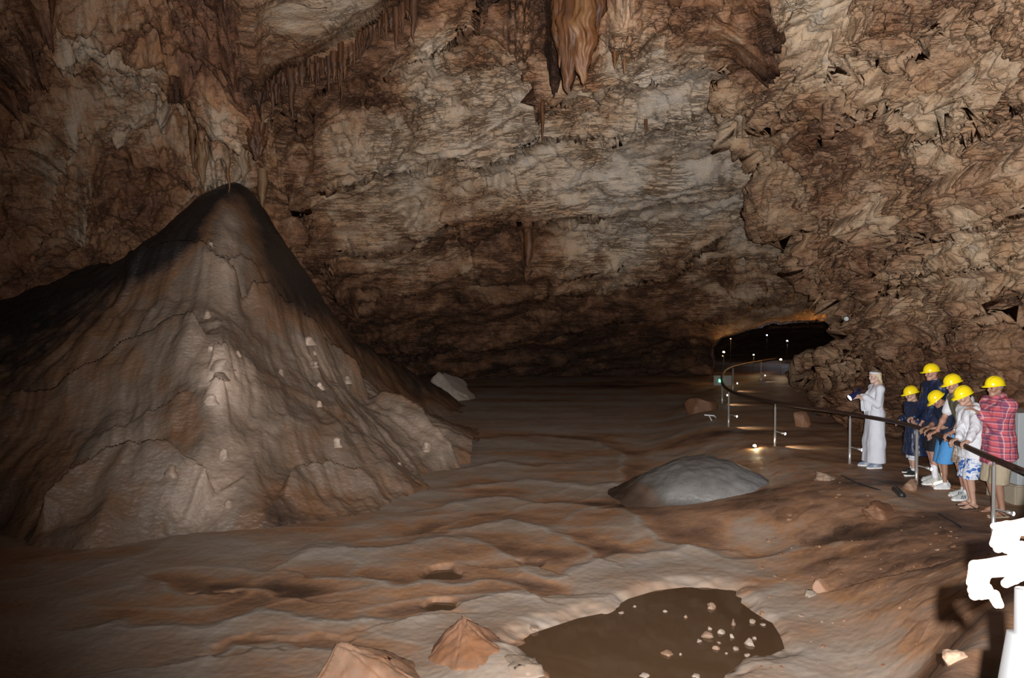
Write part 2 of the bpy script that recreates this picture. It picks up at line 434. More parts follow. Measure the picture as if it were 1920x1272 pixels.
# flowstone column hanging over the mound and the brown draperies, as relief
def drape(px0, py0, px1_, py1_, w, amp, seed):
    d_, s_, t_ = line_d(PX + 6 * fbm(np.stack([PX / 40, PY / 40, PX * 0], -1), 2, seed), PY, [(px0, py0), (px1_, py1_)])
    prof = np.exp(-(d_ / w) ** 2)
    fl_ = .75 + .5 * ridged(np.stack([PX / (w * .45), PY / 300 + PX * 0, PX * 0 + seed], -1), 3, seed)
    return amp * prof * fl_, prof
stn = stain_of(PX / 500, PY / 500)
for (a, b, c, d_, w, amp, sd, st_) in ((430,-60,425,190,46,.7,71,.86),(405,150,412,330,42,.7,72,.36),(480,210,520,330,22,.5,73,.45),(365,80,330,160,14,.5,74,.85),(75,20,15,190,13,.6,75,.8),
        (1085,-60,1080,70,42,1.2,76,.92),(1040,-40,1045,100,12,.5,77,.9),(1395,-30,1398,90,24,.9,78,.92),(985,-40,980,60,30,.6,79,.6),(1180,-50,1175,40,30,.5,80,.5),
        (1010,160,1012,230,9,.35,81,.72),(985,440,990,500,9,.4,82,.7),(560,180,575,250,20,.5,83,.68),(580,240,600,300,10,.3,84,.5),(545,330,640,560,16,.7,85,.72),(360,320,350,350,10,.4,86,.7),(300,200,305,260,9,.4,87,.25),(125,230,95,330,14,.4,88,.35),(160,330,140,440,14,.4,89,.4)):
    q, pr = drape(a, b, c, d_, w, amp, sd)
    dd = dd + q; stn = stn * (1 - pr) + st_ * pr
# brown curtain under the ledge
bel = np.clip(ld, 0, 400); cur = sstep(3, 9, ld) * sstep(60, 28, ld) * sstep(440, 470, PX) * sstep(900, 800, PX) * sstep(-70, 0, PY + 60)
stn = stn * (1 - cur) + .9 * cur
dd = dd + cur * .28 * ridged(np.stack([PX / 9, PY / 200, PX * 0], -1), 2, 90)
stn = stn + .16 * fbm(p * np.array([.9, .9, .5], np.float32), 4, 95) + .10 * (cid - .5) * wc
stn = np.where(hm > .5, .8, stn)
V2 = V + Nn * (dd * np.clip(1 - .85 * np.exp(-(np.clip(hs, 0, 99) / 14) ** 2), 0, 1) )[..., None]
Q = grid_quads(*PX.shape)
cx = (PX[:-1, :-1] + PX[1:, 1:]) / 2; cy = (PY[:-1, :-1] + PY[1:, 1:]) / 2
left = cx < 470 + .34 * (cy - 140) * (cy > 140) + 0 * cx
lowb = (~left) & (cy > np.interp(cx, [600, 740, 900, 1050, 1160, 1330, 1480, 1800], [520, 545, 528, 520, 530, 600, 560, 560]))
ceil = ~left & ~lowb
at = {'stain': stn}
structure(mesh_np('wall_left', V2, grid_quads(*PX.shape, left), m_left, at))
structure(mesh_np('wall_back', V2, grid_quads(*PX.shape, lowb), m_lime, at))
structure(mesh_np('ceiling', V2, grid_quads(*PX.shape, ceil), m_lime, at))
SHELL = (V2, Q)

# ---------------------------------------------------------------- right-hand wall, leaning out over the path
EDGE = np.array([(-420,1250),(-100,1300),(0,1345),(60,1372),(110,1392),(150,1372),(200,1340),(250,1352),(290,1392),(330,1410),(380,1412),(432,1413),(444,1424),(449,1474),(500,1486),(530,1500),(548,1535),(580,1562),(605,1574),(640,1572),(658,1545),(672,1520),(690,1500),(712,1502),(730,1525),(750,1530),(790,1545),(830,1560),(900,1580)], float)
RW = np.array([(1250,-420,9),(1700,-420,8.5),(2400,-420,6.5),(1345,0,13.1),(1500,0,12.2),(1700,0,11),(1900,0,9.6),(2400,0,7),
      (1392,110,15),(1340,200,16.2),(1392,290,17.6),(1500,100,13.4),(1500,200,14.6),(1600,100,12.6),(1700,150,12.2),(1900,150,10.6),(2400,200,7.4),
      (1410,330,18),(1460,420,18.4),(1486,500,18.8),(1500,330,16.4),(1600,300,14.6),(1750,300,12.8),(1900,300,11.4),(2400,400,8.2),
      (1562,580,19.4),(1574,640,20),(1600,450,16.2),(1700,430,14.4),(1850,430,12.6),(1700,540,15),(1850,540,13.1),(1620,600,18),(1700,640,16.2),(1850,640,13.6),
      (1520,680,21),(1500,700,21.5),(1530,750,21.3),(1600,700,18.8),(1700,720,16.3),(1850,740,13.7),(1600,800,18.6),(1700,830,16),(1850,890,13.4),(1950,900,12.3),(2400,640,9),(2400,900,9),(1600,900,18.6),(1800,950,14)], float)
rdepth = tps(RW[:, :2] / 500, RW[:, 2], .01)
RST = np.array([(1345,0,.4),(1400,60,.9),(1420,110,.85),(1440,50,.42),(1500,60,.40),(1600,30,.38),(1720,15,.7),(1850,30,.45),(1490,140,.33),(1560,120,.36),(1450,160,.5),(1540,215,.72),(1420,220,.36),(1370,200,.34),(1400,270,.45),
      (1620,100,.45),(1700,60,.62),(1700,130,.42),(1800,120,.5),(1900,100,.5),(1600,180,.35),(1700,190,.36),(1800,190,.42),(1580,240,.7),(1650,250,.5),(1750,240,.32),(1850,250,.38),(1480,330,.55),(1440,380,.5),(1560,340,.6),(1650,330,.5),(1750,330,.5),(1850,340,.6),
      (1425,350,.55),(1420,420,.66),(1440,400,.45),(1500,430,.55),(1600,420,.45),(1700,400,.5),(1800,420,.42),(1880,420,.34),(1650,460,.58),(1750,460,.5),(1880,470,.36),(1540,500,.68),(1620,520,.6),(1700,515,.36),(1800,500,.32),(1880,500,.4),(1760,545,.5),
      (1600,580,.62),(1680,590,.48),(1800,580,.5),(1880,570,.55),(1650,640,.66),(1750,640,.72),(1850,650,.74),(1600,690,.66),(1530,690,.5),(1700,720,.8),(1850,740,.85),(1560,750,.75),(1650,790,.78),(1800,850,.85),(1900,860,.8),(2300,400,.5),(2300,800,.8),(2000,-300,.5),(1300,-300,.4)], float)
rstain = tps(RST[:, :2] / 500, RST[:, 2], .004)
py2 = np.concatenate([np.arange(-420, -20, 14), np.arange(-20, 915, STEP)])
s2 = np.concatenate([np.linspace(-1, 0, 40)[:-1], np.linspace(0, 1, 300)])
S, PY2 = np.meshgrid(s2, py2)
e0 = np.interp(py2, EDGE[:, 0], EDGE[:, 1])
e0 = e0 + 6 * fbm(np.stack([py2 / 22, py2 * 0, py2 * 0], -1), 3, 101)
E = e0[:, None] * np.ones_like(S)
sp = np.clip(S, 0, 1)
u = sp ** 1.0
PXr = E + (np.where(u < .78, u / .78 * (1960 - E), (1960 - E) + (u - .78) / .22 * 520))
Dr = rdepth(PXr / 500, PY2 / 500)
# rock runs back behind its own edge
bk = np.clip(-S, 0, 1)
rim = np.clip(1 - (PXr - E) / 40, 0, 1) ** 2
Dr = Dr + .35 * rim
Dr = Dr + bk * 8.0
PXr = PXr + 260 * bk ** 1.5
# ledge lines across the wall
for pts, amp, wid in (([(1470,210),(1560,195),(1620,140),(1690,110)], .7, 40),([(1560,260),(1640,235),(1700,290),(1830,250),(1930,190)], .5, 35),([(1620,500),(1700,470),(1780,440),(1930,400)], .6, 36),([(1640,560),(1700,545),(1800,520),(1930,470)], .8, 34),
                      ([(1505,690),(1620,668),(1760,640),(1900,600)], .7, 30),([(1500,725),(1640,712),(1760,690)], .6, 26),([(1410,330),(1500,300),(1560,255)], .5, 40)):
    d_, s_, t_ = line_d(PXr, PY2 + 5 * fbm(np.stack([PXr / 50, PY2 / 50, PXr * 0], -1), 3, 6), pts)
    above = s_ < 0
    Dr = Dr - .6 * amp * np.where(above, np.exp(-(d_ / wid) ** 2), np.exp(-(d_ / 3.0) ** 2)) * (bk == 0)
VR = P(PXr, PY2, Dr)
NR = normals(VR)
p = VR.astype(np.float32)
dipr = (-.42, .05, 1.0)
dsp = .26 * strata(p, dipr, 1.0, .8, 111, .15) + .15 * strata(p, dipr, .42, .75, 112, .12) + .05 * strata(p, dipr, .17, .7, 113, .1) - .25
pb = (p @ np.array([[1, 0, .4], [0, 1, 0], [-.4, 0, 1]], np.float32)) * np.array([1.2, 1.2, 1.9], np.float32)
pbw = pb + .2 * np.stack([fbm(pb * .9, 3, 131), fbm(pb * .9, 3, 132), fbm(pb * .9, 3, 133)], -1)
f1, f2, cid = worley(pbw * .8, 114)
f1b, f2b, cidb = worley(pbw * 2.2, 115)
f1c, f2c, cidc = worley(pbw * 5.0, 116)
blk = (cid - .5) * .50 - .18 * sstep(.10, 0, f2 - f1)
blk2 = (cidb - .5) * .24 - .10 * sstep(.12, 0, f2b - f1b)
blk3 = (cidc - .5) * .08
rg = .25 + .75 * sstep(-.2, .3, fbm(p * .4, 3, 117))
dR = dsp + (blk + blk2 + blk3) * rg + .45 * fbm(p * .5, 4, 118) + .06 * fbm(p * 4, 4, 119)
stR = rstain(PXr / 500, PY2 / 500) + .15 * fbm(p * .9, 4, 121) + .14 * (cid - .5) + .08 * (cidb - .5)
fl_e = sstep(320, 345, PY2) * sstep(452, 440, PY2) * sstep(1490, 1455, PXr)
dR = dR * (1 - .8 * fl_e) + fl_e * .35 * ridged(np.stack([PXr / 14, PY2 / 160, PXr * 0], -1), 3, 125)
VR2 = VR + NR * (dR * (1 - .5 * bk))[..., None]
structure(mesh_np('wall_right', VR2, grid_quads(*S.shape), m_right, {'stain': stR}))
RSHELL = (VR2, grid_quads(*S.shape))
# ================================================================ cave floor
PATH = np.array([(1.7,-1.5),(1.85,1.0),(2.9,2.5),(5.1,5.0),(6.75,7.6),(7.05,9.3),(7.45,12),(7.35,14),(6.85,16),(6.75,19),(8.0,24.6),(9.5,28.7),(12,33),(15.5,40),(19,50)], float)
PATHZ = np.array([-1.4,-1.45,-1.6,-2.05,-2.42,-2.58,-2.6,-2.6,-2.6,-2.62,-2.62,-2.6,-2.6,-2.5,-2.3])
PATHW = np.array([1.3,1.3,1.35,1.4,1.4,1.45,1.5,1.5,1.5,1.45,1.45,1.45,1.5,1.6,1.8])
def fl(px, py, z=-3.2):
    """image pixel of a mark on the floor, projected onto plane z -> x, y"""
    d = P(px, py, 1.0); D = z / d[..., 2]
    return np.stack([d[..., 0] * D, D], -1)
POOL = fl(*np.array([(955,1212),(985,1195),(1030,1180),(1090,1160),(1140,1150),(1180,1125),(1230,1110),(1290,1103),(1350,1104),(1388,1114),(1384,1132),(1408,1150),(1440,1168),(1455,1192),(1462,1215),(1430,1230),(1385,1240),(1355,1262),(1340,1300),(1010,1300),(992,1255),(962,1228)], float).T, -3.262)
PITS = [fl(*np.array(q, float).T) for q in (
    [(786,1074),(815,1059),(850,1057),(872,1069),(850,1079),(815,1081)],
    [(784,1126),(815,1116),(850,1117),(866,1127),(845,1141),(815,1143)],
    [(345,1110),(385,1102),(430,1104),(450,1110),(400,1113)],
    [(372,1218),(420,1192),(470,1180),(520,1190),(600,1178),(665,1188),(650,1205),(560,1216),(480,1214),(400,1232)],
    [(962,1046),(990,1042),(1030,1046),(1010,1056),(975,1056)])]
RIMS = [fl(*np.array(q, float).T) for q in (
    [(560,1040),(590,1026),(640,1022),(700,1031),(760,1022),(830,1008),(880,1011),(945,1036),(985,1050)],
    [(600,1080),(650,1086),(760,1096),(850,1090),(905,1082),(945,1086),(975,1100)],
    [(300,1096),(330,1116),(400,1112),(455,1104),(520,1110)],
    [(200,1172),(320,1176),(400,1170),(480,1146),(560,1156),(690,1166),(760,1160)],
    [(330,1240),(400,1232),(440,1212),(490,1208),(560,1222),(640,1216),(700,1236)],
    [(800,1150),(850,1136),(900,1122),(960,1110),(1000,1112)],
    [(985,1068),(1050,1076),(1130,1046),(1190,1042),(1290,1032),(1360,1049),(1440,1056),(1500,1050),(1560,1060)],
    [(845,946),(930,932),(1000,945),(1080,952),(1165,962),(1195,990),(1240,1022),(1300,1030)],
    [(850,990),(960,975),(1040,1000),(1110,1036)],
    [(880,882),(940,874),(1000,880),(1060,876)],
    [(900,912),(1000,905),(1100,915),(1180,905)],
    [(900,832),(1000,826),(1120,838),(1170,860),(1160,900)])]
DOME = (3.36, 13.75)
def ground(x, y):
    x = np.asarray(x, float); y = np.asarray(y, float)
    z0 = np.interp(y, [0, 6, 13, 18, 25, 36, 60], [-3.25, -3.22, -3.2, -3.12, -2.97, -2.72, -2.3])
    d, s, t = line_d(x, y, PATH)
    k = np.arange(len(PATH))
    zp = np.interp(t, k, PATHZ); hw = np.interp(t, k, PATHW)
    bw = np.interp(y, [0, 4, 6.5, 9, 12, 20, 30], [.7, .9, 1.2, 2.6, 3.2, 2.2, 1.5])
    q3 = np.stack([x, y, x * 0], -1).astype(np.float32)
    dd = d - hw + np.interp(y, [5, 9], [.05, .14]) * fbm(q3 * .7, 3, 200)
    bank = sstep(1, 0, dd / bw)
    onp = sstep(.25, -.15, dd)
    z = z0 + (zp - z0) * bank
    fl_w = (1 - sstep(.05, .5, bank))                                   # the flat of the floor
    stain = .32 + .42 * fbm(q3 * np.array([.30, .6, 1], np.float32), 5, 201)
    # terraced rimstone
    n = 2.6 * fbm(q3 * np.array([.17, .30, 1], np.float32), 3, 203) + .16 * y
    k_ = np.floor(n); f = n - k_
    near = sstep(26, 15, y)
    rimn = np.exp(-(f / .05) ** 2) + np.exp(-((1 - f) / .10) ** 2)
    z = z + fl_w * near * (.004 * rimn - .006 * np.sin(np.pi * f))
    stain = stain - .16 * rimn * fl_w
    rimmask = np.zeros_like(x)
    for r in RIMS:
        d_, s_, t_ = line_d(x + .10 * fbm(q3 * 2.0, 2, 205), y + .18 * fbm(q3 * 1.6, 2, 206), r)
        wv = np.exp(-(d_ / .10) ** 2)
        side = s_ * np.sign(r[-1][0] - r[0][0])                         # + is the far side
        z = z + np.where(side > 0, .018 * wv - .018 * np.exp(-((d_ - .4) / .4) ** 2), .018 * np.exp(-(d_ / .2) ** 2))
        rimmask = np.maximum(rimmask, np.exp(-(d_ / .065) ** 2)); stain = stain + np.where(side > 0, .20 * np.exp(-((d_ - .35) / .3) ** 2), -.06 * np.exp(-((d_ - .25) / .25) ** 2))
    stain = stain - .36 * rimmask
    psd = poly_sd(x + .12 * fbm(q3 * 2.2, 3, 207), y + .2 * fbm(q3 * 2.2, 3, 208), POOL)
    z = z - .16 * sstep(.22, -.25, psd) + .015 * sstep(.1, .3, psd) * sstep(1.0, .3, psd)
    stain = stain + .45 * sstep(.03, -.05, psd)
    for i, pp in enumerate(PITS):
        ps = poly_sd(x + .05 * fbm(q3 * 4, 2, 209), y + .1 * fbm(q3 * 3, 2, 210), pp)
        z = z - (.16 if i < 3 else .03) * sstep(.02, -.09, ps); stain = stain + (.4 if i < 3 else .22) * sstep(.04, -.06, ps)
    # broad humps: apron below the grey dome, tongue of mud by the pool, mound apron
    z = z + .26 * np.exp(-(((x - 3.5) / 1.7) ** 2 + ((y - 12.2) / 1.3) ** 2)) + .16 * np.exp(-(((x + .1) / .5) ** 2 + ((y - 7.2) / .6) ** 2))
    stain = stain + .22 * np.exp(-(((x - 3.5) / 1.2) ** 2 + ((y - 11.6) / .5) ** 2)) + .22 * np.exp(-(((x - 2.1) / 1.2) ** 2 + ((y - 10.75) / .28) ** 2))
    # ripples, rubble
    z = z + .012 * fbm(q3 * .8, 4, 211) * (1 - onp) + .0045 * fbm(q3 * 4, 4, 212) + .004 * fbm(q3 * 13, 3, 213)
    rub = sstep(.02, .35, bank) * (1 - onp) * sstep(24, 14, y)
    f1, f2, cid = worley(q3 * 1.7 + .3 * np.stack([fbm(q3, 2, 214), fbm(q3, 2, 215), q3[..., 0] * 0], -1), 216)
    f1b, f2b, cidb = worley(q3 * 4.5, 217)
    z = z + rub * ((cid - .4) * .014 * sstep(0, .25, f2 - f1) + (cidb - .4) * .02 * sstep(0, .3, f2b - f1b)) + .03 * onp * fbm(q3 * 1.3, 3, 218)
    stain = stain + rub * (.16 + .14 * (cid - .5) + .16 * (cidb - .5)) + onp * .22
    # bands towards the back
    back = sstep(14, 20, y)
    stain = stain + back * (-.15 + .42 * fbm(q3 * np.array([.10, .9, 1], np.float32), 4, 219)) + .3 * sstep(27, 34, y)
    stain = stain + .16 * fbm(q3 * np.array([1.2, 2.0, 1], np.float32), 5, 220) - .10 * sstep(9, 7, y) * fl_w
    return z, stain, dict(onp=onp, bank=bank, psd=psd)
def gz(x, y): return float(ground(np.array([x]), np.array([y]))[0][0])
def ghit(px, py, lo=3.0, hi=60.0, fn=None):
    """where the sight line through this image pixel meets the ground"""
    D = 1 / np.linspace(1 / lo, 1 / hi, 1500); q = P(px, py, D)
    z = (fn or (lambda x, y: ground(x, y)[0]))(q[:, 0], q[:, 1])
    i = np.argmax(q[:, 2] < z)
    return Vector(q[i])
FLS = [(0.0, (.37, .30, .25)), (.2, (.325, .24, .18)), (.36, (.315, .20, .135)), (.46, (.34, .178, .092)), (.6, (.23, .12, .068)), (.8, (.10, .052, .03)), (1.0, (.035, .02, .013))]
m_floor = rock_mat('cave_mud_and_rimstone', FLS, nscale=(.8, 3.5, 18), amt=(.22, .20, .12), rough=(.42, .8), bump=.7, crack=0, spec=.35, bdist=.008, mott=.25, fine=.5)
fx = np.concatenate([np.arange(-420, -20, 16), np.arange(-20, 1945, 3.0), np.arange(1945, 2500, 16)])
fq = np.concatenate([np.linspace(1 / 1.2, 1 / 6.6, 70), np.linspace(1 / 6.6, 1 / 20, 300)[1:], np.linspace(1 / 20, 1 / 70, 90)[1:]])
FX, FQ = np.meshgrid(fx, fq)
fy = 1 / FQ; gx = (FX - 960) / F_PX / CT * fy
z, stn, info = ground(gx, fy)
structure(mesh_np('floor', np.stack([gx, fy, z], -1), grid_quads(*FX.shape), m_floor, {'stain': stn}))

# still brown water
def water_mat():
    t = NT('muddy_water')
    pos = t.n('ShaderNodeNewGeometry').outputs['Position']
    b = t.n('ShaderNodeBump', i_Strength=.04, i_Distance=.02); t.link(noise(t, 2.5, 2, .5, pos), b.inputs['Height']); t.link(b.outputs[0], t.b.inputs['Normal'])
    t.bsdf(Base_Color=(.092, .052, .028, 1), Roughness=.04, IOR=1.33)
    return t.m
m_water = water_mat()
def water(name, poly, z, label, grow=1.04):
    c = poly.mean(0); bm = bmesh.new()
    vs_ = [bm.verts.new((*(c + (q - c) * grow), z)) for q in poly]
    bm.faces.new(vs_)
    bmesh.ops.triangulate(bm, faces=bm.faces[:])
    o = obj(name, bm, m_water, smooth=False)
    bm = None
    return tag(o, label, 'puddle', 'pools of water on the cave floor')
water('puddle', POOL, -3.265, 'wide shallow brown pool scattered with pebbles in the foreground')
for i, lab in ((0, 'small dark puddle in the rimstone beyond the other small one'), (1, 'small dark puddle of still water nearest the two orange rocks'), (2, 'thin dark puddle in the rimstone below the front foot of the big mound')):
    c = PITS[i].mean(0)
    water('puddle', PITS[i], min(gz(*q) for q in [c] + [c + (a - c) * .4 for a in PITS[i]]) + .125, lab, 1.0)

# ================================================================ the big flowstone mound
MP = np.array([(430,345,19),(405,350,19.1),(465,360,19.3),(500,400,19.6),(530,450,19.9),(600,560,20.6),(680,645,22.5),(780,705,25.5),(860,757,28.5),(900,785,26),
      (365,400,19.4),(330,432,19.3),(300,458,19.2),(250,492,19),(180,505,18.6),(100,520,18.4),(0,570,17.5),
      (425,400,18.2),(420,440,17.5),(420,485,16.9),(410,515,16.5),(480,470,18),(520,540,18),(560,600,18.2),(470,410,18.8),
      (330,502,16.2),(270,510,16.3),(210,535,16.2),(150,548,16.4),(300,545,15.5),(400,535,15.9),(470,575,16.2),(520,620,16.4),
      (330,580,15.1),(200,610,15.0),(100,610,15.6),(0,640,15.2),(-200,640,15.4),(-400,640,15),
      (400,590,14.7),(415,650,14.1),(415,690,13.7),(400,750,13.2),(400,830,12.7),(405,900,12.3),(420,960,12.0),(430,1000,11.85),
      (290,664,14.3),(200,705,14.0),(130,750,13.7),(0,790,13.4),(300,730,13.5),(200,790,13.1),(300,800,12.9),(120,850,12.6),
      (330,872,12.2),(250,885,12.05),(130,930,11.6),(78,975,11.25),(80,1025,11.0),(200,1025,11.05),(300,1010,11.45),(350,1003,11.7),(300,940,11.75),(200,960,11.4),
      (0,900,12.3),(0,1000,11.7),(-200,800,13),(-200,1000,11.6),(-400,800,12.6),(-400,1000,11.6),
      (500,700,14.9),(480,780,13.7),(560,800,14.1),(500,880,12.9),(600,900,13.4),(530,980,12.2),(620,978,12.5),(690,972,12.7),(745,945,13.6),(700,900,14),(680,820,15),(620,720,16.4),(580,650,17.2),
      (760,770,17.8),(700,752,18),(820,830,17.2),(862,880,16.5),(800,900,15.8),(770,860,16.2),(650,705,18.4),(840,905,15.6),
      (640,640,20.6),(700,700,21.8),(760,740,23),(820,790,22.5),(870,800,24),(900,815,21)], float)
mpw = P(MP[:, 0], MP[:, 1], MP[:, 2])
mz = tps(mpw[:, :2] / 6, mpw[:, 2], .0015)
PEAK = P(432, 345, 19.0)
LOBES = [  # brows of the flowstone sheets: image x, image y, guessed depth along each; height of the step, its reach
    ([(225,528,16.2),(270,508,16.3),(330,500,16.2),(385,506,16.2),(425,522,16.1),(455,552,16.2)], .62, .9),
    ([(375,470,17.0),(395,490,16.8),(430,492,16.7),(460,505,17.2),(495,560,17.6)], .3, .6),
    ([(-60,810,13.3),(30,785,13.5),(80,765,13.6),(130,745,13.7),(190,705,14.0),(240,676,14.2),(290,660,14.3),(350,652,14.3),(395,660,14.1)], .5, 1.0),
    ([(180,840,12.6),(230,812,12.8),(280,775,13.0),(320,762,13.1),(370,740,13.3)], .14, .5),
    ([(72,985,11.2),(85,950,11.4),(130,915,11.75),(200,890,12.0),(270,868,12.15),(320,866,12.2),(360,878,12.15),(385,915,12.1),(400,960,12.0)], .42, .6),
    ([(440,545,15.9),(500,600,16.6),(560,640,17.2),(600,690,17.5),(650,715,18.1),(700,752,18.0)], .7, .8),
    ([(690,765,17.8),(740,762,17.8),(790,790,17.5),(830,830,17.1),(860,880,16.5)], .34, .6),
    ([(520,985,12.3),(560,905,13.2),(620,880,13.7),(680,890,13.9),(730,935,13.6)], .26, .5),
    ([(395,740,13.25),(410,735,13.2),(430,742,13.3)], .3, .35),
    ([(395,690,13.7),(415,684,13.7),(440,700,13.9)], .35, .4),
    ([(300,580,15.2),(250,592,15.2),(200,625,15.0)], .12, .4)]
_LB = [(P(*np.array(l, float).T)[:, :2], a, w) for l, a, w in LOBES]
def mound(x, y, fine=True):
    z = mz(x / 6, y / 6)
    wq = np.stack([x, y, x * 0], -1).astype(np.float32)
    wx, wy = x + .12 * fbm(wq * .9, 3, 320), y + .12 * fbm(wq * .9, 3, 321)
    for l, a, w in _LB:
        d_, s_, t_ = line_d(wx, wy, l)
        n_ = len(l) - 1; en = sstep(0, .6, t_) * sstep(n_, n_ - .6, t_)
        down = s_ * np.sign(l[-1][0] - l[0][0]) < 0                     # the side towards the open floor
        z = z + en * a * np.where(down, sstep(w, -.15 * w, d_), sstep(.10 + .12 * a, 0, d_) * .72 - .28 * np.exp(-((d_ - .35) / .25) ** 2))
    # behind the ridge the mound falls away again
    pxx = 960 + F_PX * CT * x / y
    back = np.interp(pxx, [-420, 0, 100, 180, 250, 300, 365, 430, 530, 600, 680, 780, 860, 960], [16.5, 17.5, 18.4, 18.7, 19.1, 19.3, 19.5, 19.3, 20.1, 20.8, 22.7, 25.7, 28.6, 29])
    z = np.where(y > back, np.minimum(z, mz(x / y * back / 6, back / 6) - 1.1 * (y - back)), z)
    if fine:
        q = np.stack([x, y, z], -1).astype(np.float32)
        ang = np.arctan2(x - PEAK[0], -(y - PEAK[1])); r = np.hypot(x - PEAK[0], y - PEAK[1])
        a3 = np.stack([ang * 7 + .3 * fbm(q * .6, 2, 300), r * .16, ang * 0], -1)
        z = z + (.12 * (ridged(a3, 2, 301) - .55) + .05 * (ridged(a3 * 2.6, 2, 302) - .5)) * sstep(.6, 3, r)
        # sheets of flowstone ending in rounded steps
        k = r * .62 + .9 * fbm(q * .42, 3, 303); t = k - np.floor(k)
        z = z + .07 * (np.where(t < .82, t / .82, (1 - t) / .18) - .5) * sstep(1, 3, r)
        z = z + .16 * fbm(q * .55, 3, 304) + .04 * fbm(q * 2.2, 3, 305) + .016 * fbm(q * 6, 3, 306)
    return z
def mhit(px, py):
    return ghit(px, py, 8, 40, lambda x, y: np.maximum(mound(x, y), ground(x, y)[0]))
MST = np.array([(430,345,1.05),(480,380,1.1),(520,440,1.1),(390,390,1.1),(330,450,1.2),(300,470,1.2),(365,420,1.15),(250,495,1.15),(200,520,1.1),(150,530,1.1),(100,545,1.1),(50,575,1.1),(0,640,.85),(420,410,.30),(405,450,.22),(440,470,.24),(430,500,.22),(500,500,.8),(540,560,.78),(620,640,.62),(700,690,.62),(640,620,.66),(780,750,.66),(560,490,1.1),(600,550,1.1),(660,630,1.0),  # near-black upper flanks: dimming of steep, grazing faces and wet rock put into colour
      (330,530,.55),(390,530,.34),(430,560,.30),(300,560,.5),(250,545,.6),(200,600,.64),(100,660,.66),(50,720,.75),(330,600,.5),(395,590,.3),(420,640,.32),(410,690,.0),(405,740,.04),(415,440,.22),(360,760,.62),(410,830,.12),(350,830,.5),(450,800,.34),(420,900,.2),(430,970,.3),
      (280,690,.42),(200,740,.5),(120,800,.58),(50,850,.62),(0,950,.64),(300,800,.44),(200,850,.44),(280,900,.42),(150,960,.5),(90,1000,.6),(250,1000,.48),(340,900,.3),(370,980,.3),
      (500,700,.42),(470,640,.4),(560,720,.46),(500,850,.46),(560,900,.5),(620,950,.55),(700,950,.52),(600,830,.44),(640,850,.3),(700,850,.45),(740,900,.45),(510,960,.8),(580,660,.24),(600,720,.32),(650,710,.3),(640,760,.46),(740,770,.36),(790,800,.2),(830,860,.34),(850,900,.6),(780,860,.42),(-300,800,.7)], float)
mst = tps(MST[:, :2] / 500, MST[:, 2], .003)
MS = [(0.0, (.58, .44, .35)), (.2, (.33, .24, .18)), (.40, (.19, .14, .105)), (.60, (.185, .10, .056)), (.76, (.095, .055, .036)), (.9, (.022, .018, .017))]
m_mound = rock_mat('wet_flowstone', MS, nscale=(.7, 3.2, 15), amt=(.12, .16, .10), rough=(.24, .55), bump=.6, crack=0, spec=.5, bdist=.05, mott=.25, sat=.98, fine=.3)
mxx = np.arange(-420, 965, 2.8)
mq = np.concatenate([np.linspace(1 / 9.8, 1 / 21, 420), np.linspace(1 / 21, 1 / 31, 80)[1:]])
MX, MQ = np.meshgrid(mxx, mq); my = 1 / MQ; mx = (MX - 960) / F_PX / CT * my
mzz = mound(mx, my); gzz = ground(mx, my)[0]
keep = (mzz > gzz - .25)
# only the body that stands at the left, not stray humps on the open floor
img_row = 636 - F_PX * np.tan(np.arctan2(mzz, my) + PITCH)  # image row at which each point of the mound appears
keep &= (MX < np.interp(my, [9.8, 11.5, 12.6, 13.6, 15.8, 17.2, 20, 28, 31], [420, 520, 720, 770, 860, 885, 900, 905, 900]))
stn = mst(MX / 500, img_row / 500)
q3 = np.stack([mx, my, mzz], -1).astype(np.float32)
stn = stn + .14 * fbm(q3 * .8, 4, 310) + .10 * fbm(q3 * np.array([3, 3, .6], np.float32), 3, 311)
kq = keep[:-1, :-1] & keep[1:, 1:] & keep[1:, :-1] & keep[:-1, 1:]
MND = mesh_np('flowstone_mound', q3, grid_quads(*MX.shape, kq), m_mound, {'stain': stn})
tag(MND, 'huge brown cone of wet flowstone rising towards the roof by the left wall', 'rock formation')
# ================================================================ stalagmites on the mound, dome, stalactites
def blob(name, loc, r, h, mat, seed, parent=None, seg=18, taper=.55, stain=None, lean=(0, 0)):
    """rounded stub of flowstone"""
    rings = 12; th = np.linspace(0, 2 * np.pi, seg, endpoint=False); V_ = []
    t = np.linspace(0, 1, rings)
    prof = r * np.where(t < .62, 1.35 - (1.35 - taper * 1.45) * (t / .62) ** .8, taper * 1.45 * np.sqrt(np.clip(1 - ((t - .62) / .38) ** 2, 0, 1)))
    for k in range(rings):
        V_.append(np.stack([prof[k] * np.cos(th) + lean[0] * t[k], prof[k] * np.sin(th) + lean[1] * t[k], np.full(seg, -.25 * h + 1.25 * h * t[k])], -1))
    V_ = np.array(V_); q = V_.reshape(-1, 3)
    rad = 1 + .42 * fbm(q / r * .9 + seed * 3.1, 3, seed)[:, None] * np.array([1, 1, .0])
    q = q * rad
    a = np.arange(rings * seg).reshape(rings, seg); b = np.roll(a, -1, 1)
    Q_ = np.stack([a[:-1], b[:-1], b[1:], a[1:]], -1).reshape(-1, 4)
    o = mesh_np(name, q, Q_, mat, {'stain': np.full(len(q), .08 if stain is None else stain) + .12 * fbm(q * 6, 2, seed)}, parent=parent)
    o.location = loc
    return o
k = 0
